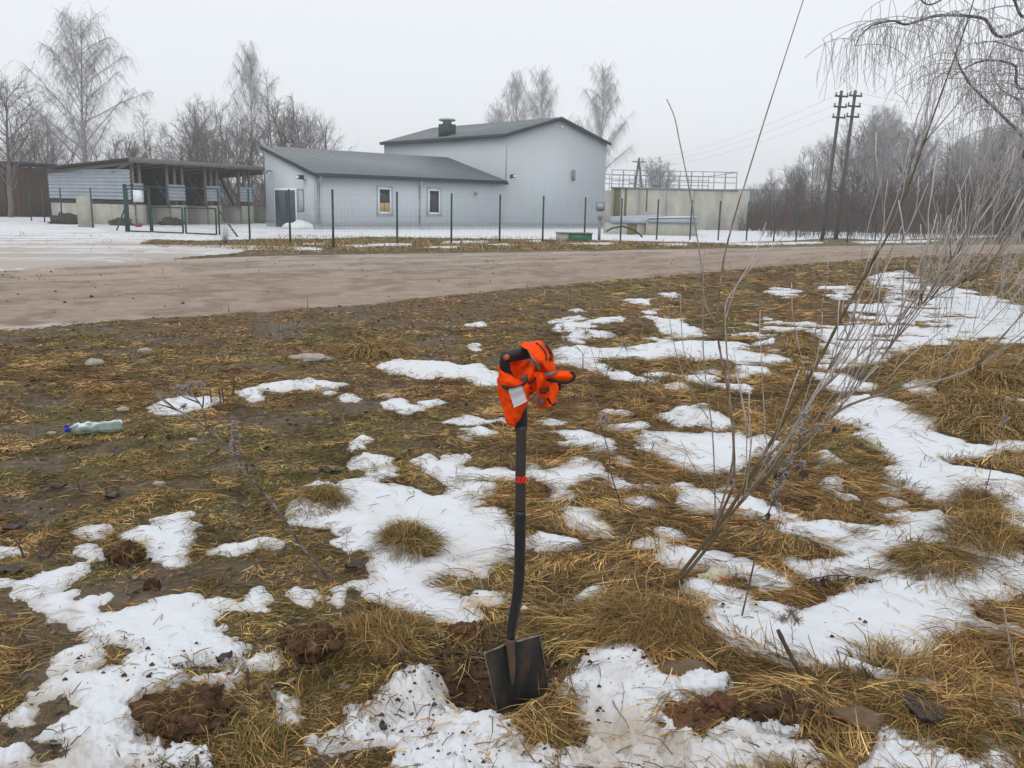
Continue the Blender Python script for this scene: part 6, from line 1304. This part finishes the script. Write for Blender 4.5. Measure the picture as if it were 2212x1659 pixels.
tape([[(1250,690,-.056),(1280,710,-.066),(1310,735,-.07)],[(1340,672,-.075),(1360,690,-.08),(1380,705,-.085)],[(1425,658,-.08),(1430,664,-.082),(1440,668,-.085)]])
lb = [Z5(755, 915, -.092), Z5(945, 865, -.092), Z5(1025, 1075, -.082), Z5(835, 1170, -.085)]
vv = unit(np.array([0, 0, EYE]) - sum(lb) / 4); nL = unit(np.cross(lb[1] - lb[0], lb[3] - lb[0])); nL = nL if nL @ vv > 0 else -nL
g_ = np.array([[(lb[0] * (1 - u) + lb[1] * u) * (1 - w) + (lb[3] * (1 - u) + lb[2] * u) * w + nL * (.003 * math.sin(3.1 * u) + .0015 * math.sin(9 * w)) for u in np.linspace(0, 1, 9)] for w in np.linspace(0, 1, 9)])
plate(g_, .0012, nL).wbuild('care_label', m_label, vest, True)

# ------------------------------------------------------------------ litter: bottle, wrapper, leaves, stones, clods, sticks
bp = on_ground(205, 942, .0); p_l, p_r = H_(430, 725), H_(760, 715)
A = on_ground(150, 942, .045); B = on_ground(266, 934, .045)
ax = unit(B - A); bottle = thing('plastic_bottle', (A + B) / 2 - [0, 0, .04], 'crumpled pale green plastic bottle with a blue cap lying on the grass', 'bottle')
Lb = np.linalg.norm(B - A); ts = np.linspace(0, 1, 30); rp = np.interp(ts, [0, .05, .12, .25, .9, .97, 1], [.013, .016, .034, .054, .056, .05, .03]) * (1 + .05 * np.sin(ts * 40))
up_ = np.array([0, 0, 1.]); sd = unit(np.cross(ax, up_)); ring = []
for tv, r in zip(ts, rp):
    a = np.linspace(0, 6.283, 24, endpoint=False); rr = np.array([r * (1 + .4 * mnoise.noise(Vector((math.cos(q) * 1.3, math.sin(q) * 1.3, tv * 6)))) for q in a])
    ring.append(A + ax * Lb * tv + sd * (rr * np.cos(a))[:, None] + up_ * (rr * np.sin(a) * (.7 if tv > .2 else 1))[:, None])
ring = np.array(ring); ring = np.concatenate([ring, ring[:, :1]], 1); mb = MB(); mb.grid(ring); mb.wbuild('bottle_body', m_bottle, bottle, True)
MB().tube([A - ax * .022, A - ax * .004], [.0165, .0165], 16).tube([A - ax * .002, A + ax * .006], [.019, .019], 16).wbuild('cap', m_cap, bottle, True)
MB().add([A + ax * .02 + up_ * .0 + sd * .02, A - ax * .01 + up_ * .035, A - ax * .03 + up_ * .03, A - ax * .02 - up_ * .02], [(0, 1, 2, 3)]).wbuild('torn_label', m_cap, bottle)

def crumbly(c, rx, ry, rz, seed, n, rough):
    rg = np.random.default_rng(int(seed) + 900); mb = MB()
    for q in range(8):                                               # several broken pieces pressed together
        a = rg.random() * 6.28; rr = (.0 if q == 0 else .25 + .5 * rg.random()); k0 = .62 if q == 0 else .25 + .3 * rg.random()
        m2 = lump(c + np.array([rx * rr * math.cos(a), ry * rr * math.sin(a), rz * (.25 * rg.random() - .15 * (rr > .5))]), rx * k0 * (.8 + .5 * rg.random()), ry * k0 * (.8 + .5 * rg.random()), rz * k0 * 1.25, seed * 3 + q, 22, .5, 1.3); mb.add(m2.V[0], np.vstack(m2.Q), np.vstack(m2.T))
    v = np.vstack(mb.V); mb.V = [v]; d = (v - c) / np.array([rx, ry, rz])
    k = np.array([.10 * mnoise.noise(Vector(q * 5) + Vector((seed, 1, 2))) + .09 * abs(mnoise.noise(Vector(q * 11) + Vector((seed, 5, 2)))) + .06 * mnoise.noise(Vector(q * 24) + Vector((seed, 5, 9))) for q in d])
    mb.V[0] = c + (v - c) * (1 + k * rough * 2.2)[:, None]
    rg = np.random.default_rng(int(seed) + 300)
    for q in range(int(40 + 500 * rx)):                              # lumps broken off and lying round it
        a = rg.random() * 6.28; rr = .55 + .75 * rg.random() ** 1.5; s_ = (.004 + .022 * rg.random() ** 3) * min(1, rx / .08); x_, y_ = c[0] + rx * rr * math.cos(a), c[1] + ry * rr * math.sin(a)
        zt = gzp((x_, y_)) + s_ * .4 if rr > .95 else c[2] + rz * (.95 - .55 * rr)
        m2 = lump(np.array([x_, y_, zt]), s_, s_ * .9, s_ * .75, seed + q, 5, .5, 1.8); mb.add(m2.V[0], np.vstack(m2.Q), np.vstack(m2.T))
    return mb
def clod(t, x, y, rx, ry, rz, mt, name, label, cat, seed, rough=.45, freq=2.4, group=None, n=20, dz=.0, straw=0):
    p = tgr(t, x, y); body = crumbly(p + [0, 0, rz * .25 + dz], rx, ry, rz, seed, 40, rough) if cat == 'clod' and rx > .04 else lump(p + [0, 0, rz * .35 + dz], rx, ry, rz, seed, n, rough, freq)
    o = single(body, name, mt, p, label, cat, group, cat not in ('stone', 'clod', 'pebble'))
    if straw:
        mb = MB(); k = straw; rg = np.random.default_rng(int(seed)); az = rg.random(k) * 6.28; rr = rg.random(k) ** .5
        root = np.stack([p[0] + rx * .85 * rr * np.cos(az), p[1] + ry * .85 * rr * np.sin(az), p[2] + rz * (.35 + .9 * np.sqrt(np.maximum(1 - rr ** 2, .05)) * .95)], -1) - np.array(o.location)
        c_ = PAL[rg.choice(7, k, p=[.22, .25, .2, .12, .04, .07, .1])] * (.7 + .5 * rg.random(k))[:, None]; e0 = np.radians(-10 + 60 * rg.random(k))
        blades(mb, root, .03 + .08 * rg.random(k), np.full(k, .0016), rg.random(k) * 6.28, e0 * .5, e0 * .5 - 1.4, c_ * .8, 3, conform=False)
        g = mb.build('clinging_grass', m_grass, o); g['kind'] = 'stuff'
    return o
GC = 'clods of soil thrown from the hole'
clod('A', 840, 320, .075, .06, .06, m_soil, 'soil_clod', 'dark grass-topped clod beside a snow patch at the left', 'clod', 1, group=GC, straw=200)
clod('A', 1180, 1360, .15, .11, .062, m_soil, 'soil_clod', 'largest dark soil clod on the snow at lower left', 'clod', 2, group=GC, straw=260)
clod('B', 380, 880, .12, .10, .06, m_soil, 'soil_clod', 'brown soil clod on the grass mound left of the hole', 'clod', 3, group=GC, straw=160)
clod('A', 990, 495, .03, .03, .03, m_soil, 'soil_clod', 'fist-sized dark crumb between snow flecks at the left', 'clod', 4, group=GC)
clod('C', 1180, 1390, .09, .065, .04, m_redsoil, 'clay_clod', 'broken reddish clay clod on the near snow', 'clod', 5, .6, 3.4, group=GC, straw=20)
clod('C', 1345, 1320, .06, .05, .06, m_redsoil, 'clay_clod', 'smooth reddish lump right of the broken clay clod', 'clod', 6, .2, 1.5, group=GC)
clod('D', 60, 1340, .1, .075, .062, m_soil, 'soil_clod', 'snow-crusted dark clod with yellow grass at lower right', 'clod', 7, .5, 3, group=GC, straw=90)
clod('D', 90, 1410, .055, .03, .03, m_lump, 'snow_crust', 'grey snow crust stuck to the dark clod', 'snow lump', 71, .4, 3)
clod('D', 600, 1360, .07, .05, .03, m_stone, 'flat_stone', 'brown stone half hidden in grass at lower right', 'stone', 8, .5, 1.2, n=9)
clod('C', 1130, 1060, .085, .045, .04, m_stone, 'flat_stone', 'flat brown stone at the snow edge right of the spade', 'stone', 9, .45, 1.2, n=9)
clod('C', 1230, 1160, .085, .055, .05, m_lump, 'snow_lump', 'rounded snow lump just below the flat brown stone', 'snow lump', 10, .3, 2.2)
clod('B', 1330, 800, .055, .04, .035, m_redsoil, 'clay_clod', 'reddish clay clod at the far rim of the hole', 'clod', 11, .35, 2, group=GC)
clod('C', 80, 650, .016, .014, .02, m_lump, 'snow_lump', 'tiny snow lump beside the spade neck', 'snow lump', 12, .2, 2)
clod('G', 360, 290, .2, .1, .05, m_pale_stone, 'pale_stone', 'flat pale stone lying in the brown grass left of the vest', 'stone', 13, .25, 1.5)
for i, (x, y, s, lab) in enumerate(((905, 225, .07, 'pale stone nearest the road edge at the left'), (765, 592, .05, 'pale pebble left of the small snow patch'), (993, 1052, .035, 'small pale pebble left of the leaning thistle'), (590, 305, .09, 'dull flat stone between the bottle and the road'), (320, 735, .03, 'tiny pale pebble touching the bottle cap'), (1200, 775, .03, 'tiny pale pebble below the thistle tip'))):
    clod('H', x, y, s, s * .7, s * .5, m_pale_stone, 'pebble', lab, 'pebble', 20 + i, .25, 1.6, 'pale pebbles in the trodden grass', 10)
for i, (x, y, lab) in enumerate(((140, 655, 'small dark stone on the road at the left'), (395, 657, 'dark stone on the road surface left of centre'), (198, 642, 'small dark pebble near the middle of the road'), (708, 549, 'dark stone at the far road edge'), (332, 690, 'dark stone at the near road edge'), (120, 632, 'tiny dark stone on the road far left'))):
    p = gp(x, y, -.02); single(lump(p + [0, 0, .012], .026, .024, .02, 40 + i, 8, .3), 'road_stone', m_soil, p, lab, 'stone', 'stones lying on the road')

def leaf_obj(t, x, y, L, W, seed, lab, mt=m_leaf, tilt=.4, rise=.02):
    p = tgr(t, x, y, rise); rg = random.Random(seed); az = rg.random() * 6.28; e = np.array([math.cos(az), math.sin(az), 0]); s_ = np.array([-e[1], e[0], 0]); G_ = []
    for u in np.linspace(-1, 1, 11):
        row = []
        for v in np.linspace(-1, 1, 9):
            wv = W * math.sqrt(max(0, 1 - abs(u) ** 1.6)) * (1 + .15 * math.sin(u * 9 + seed)); z = .18 * L * (u * u) * tilt + .16 * W * abs(v) ** 1.5 * (1 + .5 * math.sin(4 * u + seed)) + .006 * math.sin(7 * u * v + seed)
            row.append(p + e * u * L + s_ * v * wv + [0, 0, z])
        G_.append(row)
    G_ = np.array(G_); o = plate(G_, .001, np.array([0, 0, 1.])); o = single(o, 'dead_leaf', mt, p, lab, 'leaf', 'dead leaves on the ground', True); return o
leaf_obj('D', 1000, 1370, .075, .055, 3, 'large dark grey leaf in the grass at lower right', rise=.045)
leaf_obj('B', 640, 390, .05, .04, 5, 'dark curled leaf at the snow edge left of the hole', tilt=1.2, rise=.03)
leaf_obj('B', 825, 1480, .018, .012, 7, 'tiny dark leaf alone on the near snow', tilt=1, rise=.045)
leaf_obj('H', 350, 1075, .07, .028, 9, 'curled dark leaf in the grass below the bottle', tilt=.8)
leaf_obj('G', 480, 1020, .07, .035, 11, 'flat grey leaf beside the snow tongue', tilt=.2); leaf_obj('H', 700, 1130, .07, .035, 13, 'flat grey leaf below the middle of the trodden grass', tilt=.2)
leaf_obj('A', 60, 400, .07, .035, 15, 'flat grey leaf at the left edge above a snow patch', tilt=.1); leaf_obj('A', 1460, 1640, .06, .04, 17, 'dark leaf at the bottom edge beside the snow', tilt=.3); leaf_obj('A', 1460, 1010, .035, .02, 19, 'grey leaf on the thin snow left of the grass mound', tilt=.3, rise=.04)
leaf_obj('A', 100, 120, .06, .03, 21, 'dark leaf among the cut stubs at the left', tilt=.3)
# wrapper
p = tgr('C', 1330, 450, .012); Gw = []
for u in np.linspace(-1, 1, 34):
    row = []
    for v in np.linspace(-1, 1, 24):
        q = Vector((u * 1.6, v * 1.2, 3.3)); z = .05 * abs(mnoise.noise(q * 1.7)) + .03 * abs(mnoise.noise(q * 4)) + .035 * math.exp(-3 * (u * u + v * v)); row.append(p + [.085 * u * (1 - .25 * v * v) + .012 * mnoise.noise(q * 3), .05 * v + .012 * mnoise.noise(q * 3.7), z - .02 * (u * u + v * v)])
    Gw.append(row)
single(plate(np.array(Gw), .001, np.array([0, 0, 1.])), 'crumpled_wrapper', m_wrapper, p, 'crumpled yellow and red foil wrapper in the snow under the willow', 'wrapper')
# sticks
def stick(t, pts, r0, r1, name, lab, mt=m_stem, lift=None, group='broken sticks and stubs'):
    b = tgr(t, *pts[0]); P = [b - [0, 0, .04]] + [at(*tp(t, *q), b[1] + .01 * i) for i, q in enumerate(pts)]
    mb = MB(); S = smooth(P, 18); shoot_mesh(mb, S, r0, r1, .05, .12, np.array([.09, .06, .04]), sides=8); single(mb, name, mt, b, lab, 'stick', group, True)
stick('D', [(225, 1085), (180, 990), (120, 880), (65, 765)], .0115, .0095, 'broken_stick', 'thick broken stick jutting from the grass at lower right')
stick('A', [(155, 300), (130, 230), (90, 170)], .008, .006, 'cut_stub', 'left one of the three cut stubs at the left edge')
stick('A', [(255, 315), (258, 240), (265, 175)], .011, .010, 'cut_stub', 'thick middle one of the three cut stubs at the left edge')
stick('A', [(310, 300), (360, 230), (415, 160)], .007, .006, 'cut_stub', 'slanted right one of the three cut stubs at the left edge')
stick('A', [(1335, 1585), (1370, 1480), (1430, 1355)], .006, .005, 'broken_stick', 'dark stick leaning on the big clod at lower left')
stick('A', [(1610, 1170), (1605, 1090), (1603, 1010)], .0065, .006, 'cut_stub', 'short upright stub beside the big clod')
stick('A', [(1270, 1690), (1280, 1630), (1270, 1570)], .008, .007, 'cut_stub', 'dark stub at the bottom edge below the big clod')
stick('B', [(300, 1050), (240, 940), (180, 860)], .0045, .003, 'broken_stick', 'thin pale stick in the grass left of the soil mound')
stick('C', [(270, 1340), (285, 1280), (300, 1210)], .006, .005, 'cut_stub', 'brown stub in the straw at the foot of the blade')
for i, x in enumerate((1310, 1365, 1385)):
    stick('H', [(x + 8, 545), (x + 2, 500), (x - 5, 445)], .009, .008, 'cut_stub', ('left', 'middle', 'right')[i] + ' one of three dark stubs beside the thistle head')
stick('H', [(1450, 500), (1455, 430), (1452, 365)], .014, .01, 'cut_stub', 'pale frosted stub right of the three dark stubs')
stick('H', [(578, 800), (580, 775), (580, 755)], .008, .006, 'cut_stub', 'short dark stub under the plastic bottle')

# tussocks that stand out one by one
def tussock(t, x, y, rad, n, L, seed, label, greenish=.25, w=.003, hgt=1.0, radial=.2, straw=0):
    n = int(n * 1.5)
    c = tgr(t, x, y); rg = np.random.default_rng(seed); mb = MB(); az = rg.random(n) * 6.28; rr = rad * rg.random(n) ** .6 * .75
    X_ = c[0] + rr * np.cos(az); Y_ = c[1] + rr * np.sin(az); root = np.stack([X_, Y_, gz(X_, Y_) + .045 * hgt * (1 - (rr / rad) ** 2) * rg.random(n)], -1)
    p = np.array([.20, .28, .18, .1, .05, .08, .11]); p = p * np.array([1, 1, 1, 1 + 2 * greenish, 1 + 6 * greenish, 1, 1]); p = p + straw * np.array([1., .3, 0, 0, 0, 1., 0]); p /= p.sum()
    cc = PAL[rg.choice(7, n, p=p)] * (.32 + .66 * rg.random(n))[:, None]
    e0 = np.radians(8 + 34 * rg.random(n)) * hgt; e0 = np.where(rg.random(n) < .05, e0 + .7, e0); e1 = e0 - np.radians(80 + 60 * rg.random(n))
    blades(mb, root, L * (.5 + .7 * rg.random(n)), w * (.45 + .45 * rg.random(n)), np.where(rg.random(n) < radial, az, seed * 1.7 + 2.5 * (vnoise(X_ * 7, Y_ * 7, seed) - .5)) + rg.normal(0, .5, n), e0, e1, cc, 4)
    single(mb, 'grass_tussock', m_grass, c, label, 'grass tussock', 'grass tussocks')
tussock('G', 990, 1470, .15, 900, .16, 1, 'round green-brown tussock rising from the snow left of the spade', .6, radial=.4)
tussock('D', 1040, 370, .2, 1000, .18, 2, 'low dome of brown grass ringed by snow at the right', .3, hgt=.7)
tussock('G', 430, 1190, .2, 700, .18, 3, 'yellow-green tussock at the tip of the big snow patch', .4, hgt=.8)
tussock('E', 190, 590, .22, 700, .3, 4, 'straw tussock standing in the far snow field', .0, .008, 1.0, .3, .5)
tussock('E', 1380, 1640, .16, 700, .22, 5, 'brown tussock at the foot of the thin weed at the right', .05)
tussock('F', 1130, 660, .22, 700, .3, 6, 'straw tussock behind the willow shoots', .0, .008, 1.0, .3, .5)
tussock('G', 770, 235, .3, 600, .4, 7, 'pale straw tussock left of the vest', .0, .009, 1.0, .4, .6)
tussock('D', 1400, 180, .25, 900, .26, 8, 'broad brown tussock near the right picture edge', .05, hgt=.8)
tussock('C', 200, 1440, .08, 420, .11, 9, 'straw tuft at the foot of the spade blade', .05, .0026, .4)
tussock('C', 900, 700, .24, 1500, .17, 10, 'wide nest of dry brown grass at the willow foot', .0, .0022, .9)
tussock('C', 620, 720, .16, 800, .2, 11, 'pale straw tangle right of the spade neck', .0, .003, .9)
tussock('B', 820, 780, .2, 1200, .16, 12, 'straw-covered sod turned over left of the hole', .05, .0026, .8)
tussock('D', 1250, 1400, .24, 1100, .22, 13, 'golden brown sweep of grass at the lower right', .0, .003, .6)
tussock('D', 880, 1320, .1, 400, .18, 14, 'curved straw tuft beside the large dark leaf', .05, .0028, .8)
tussock('E', 1280, 760, .8, 3600, .5, 15, 'large mound of long pale grass at the right', .0, .009, 1.0, .2, .5)
tussock('E', 1420, 930, .6, 1800, .45, 17, 'lower drift of pale grass in front of the large mound at the right', .0, .008, .8, .1, .5)
tussock('A', 1600, 1600, .16, 700, .14, 16, 'yellow-green tuft at the bottom edge left of the snow', .6, .003, .9)

# crumbs of soil and straw scattered on the snow
cr = MB(); rg = np.random.default_rng(50)
for i in range(2400):
    th = rg.uniform(-.55, .45); r = rg.uniform(1.9, 3.4)
    if vnoise(np.array([r * math.sin(th) * 3]), np.array([r * math.cos(th) * 3]), 301)[0] < .42: continue
    x, y = r * math.sin(th), r * math.cos(th)
    if x > .9 and rg.random() < .7: continue
    if snow_sd(np.array([x]), np.array([y]), np.array([r]))[0] < .01: continue
    s = .0015 + .007 * rg.random() ** 4; z = gzp((x, y)) + .030 + .3 * s; a = rg.random() * 6.28
    cr.tube([(x - s, y, z), (x, y + s * .3, z + s * .5), (x + s, y, z)], [s * .4, s * .8, s * .4], 5)
for i in range(700):
    a = rg.random() * 6.28; q = rg.random() ** .6; x = DUG_C[0] + .38 * q * math.cos(a); y = DUG_C[1] + .3 * q * math.sin(a); s = .003 + .012 * rg.random() ** 3; z = gzp((x, y)) + .3 * s + .004
    cr.tube([(x - s, y, z), (x, y + s * .3, z + s * .5), (x + s, y, z)], [s * .4, s * .8, s * .4], 5)
tag(cr.build('soil_crumbs', m_soil, None), 'dark soil crumbs sprinkled over the near snow', 'crumbs', kind='stuff')
st = MB(); n = 420; th = rg.uniform(-.5, .5, n); r = rg.uniform(1.9, 3.6, n); x = r * np.sin(th); y = r * np.cos(th); k = snow_sd(x, y, r) > .01; k &= (x < .7) | (rg.random(n) < .25); x = x[k]; y = y[k]; n = len(x)
blades(st, np.stack([x, y, gz(x, y) + .036], -1), .02 + .07 * rg.random(n), .0016 + .001 * rg.random(n), rg.random(n) * 6.28, np.radians(rg.uniform(0, 12, n)), np.radians(rg.uniform(-10, 5, n)), PAL[rg.choice([1, 6, 0, 3], n)] * .7, 2, conform=False)
tag(st.build('loose_straw', m_grass, None), 'loose bits of straw lying on the near snow', 'straw', kind='stuff')

gv = MB(); n = 1500; u = rg.integers(0, nr - 1, n); v = rg.random(n) ** .6
for i in range(n):
    a_ = int(u[i]); j_ = int(v[i] * (nc - 1)); x, y, z = RX[a_, j_] + rg.normal(0, .15), RY[a_, j_] + rg.normal(0, .1), RZ[a_, j_]; s = .005 + .016 * rg.random() ** 5
    gv.tube([(x - s, y, z + .3 * s), (x, y, z + .5 * s), (x + s, y, z + .3 * s)], [s * .4, s * .8, s * .4], 4)
tag(gv.build('road_gravel', m_stone, None), 'fine gravel strewn over the sandy road', 'gravel', kind='stuff')

# ------------------------------------------------------------------ misty air
hz = MB().box((-440, -30, -3), (440, 440, 24)).build('haze', None, None); tag(hz, 'thin winter mist', 'haze', kind='stuff')
hm = bpy.data.materials.new('mist'); hm.use_nodes = True; t_ = hm.node_tree; t_.nodes.clear(); mo = t_.nodes.new('ShaderNodeOutputMaterial'); pv = t_.nodes.new('ShaderNodeVolumePrincipled')
pv.inputs['Color'].default_value = (.93, .95, 1.0, 1); pv.inputs['Density'].default_value = .0014; t_.links.new(pv.outputs[0], mo.inputs['Volume']); hz.data.materials.append(hm)
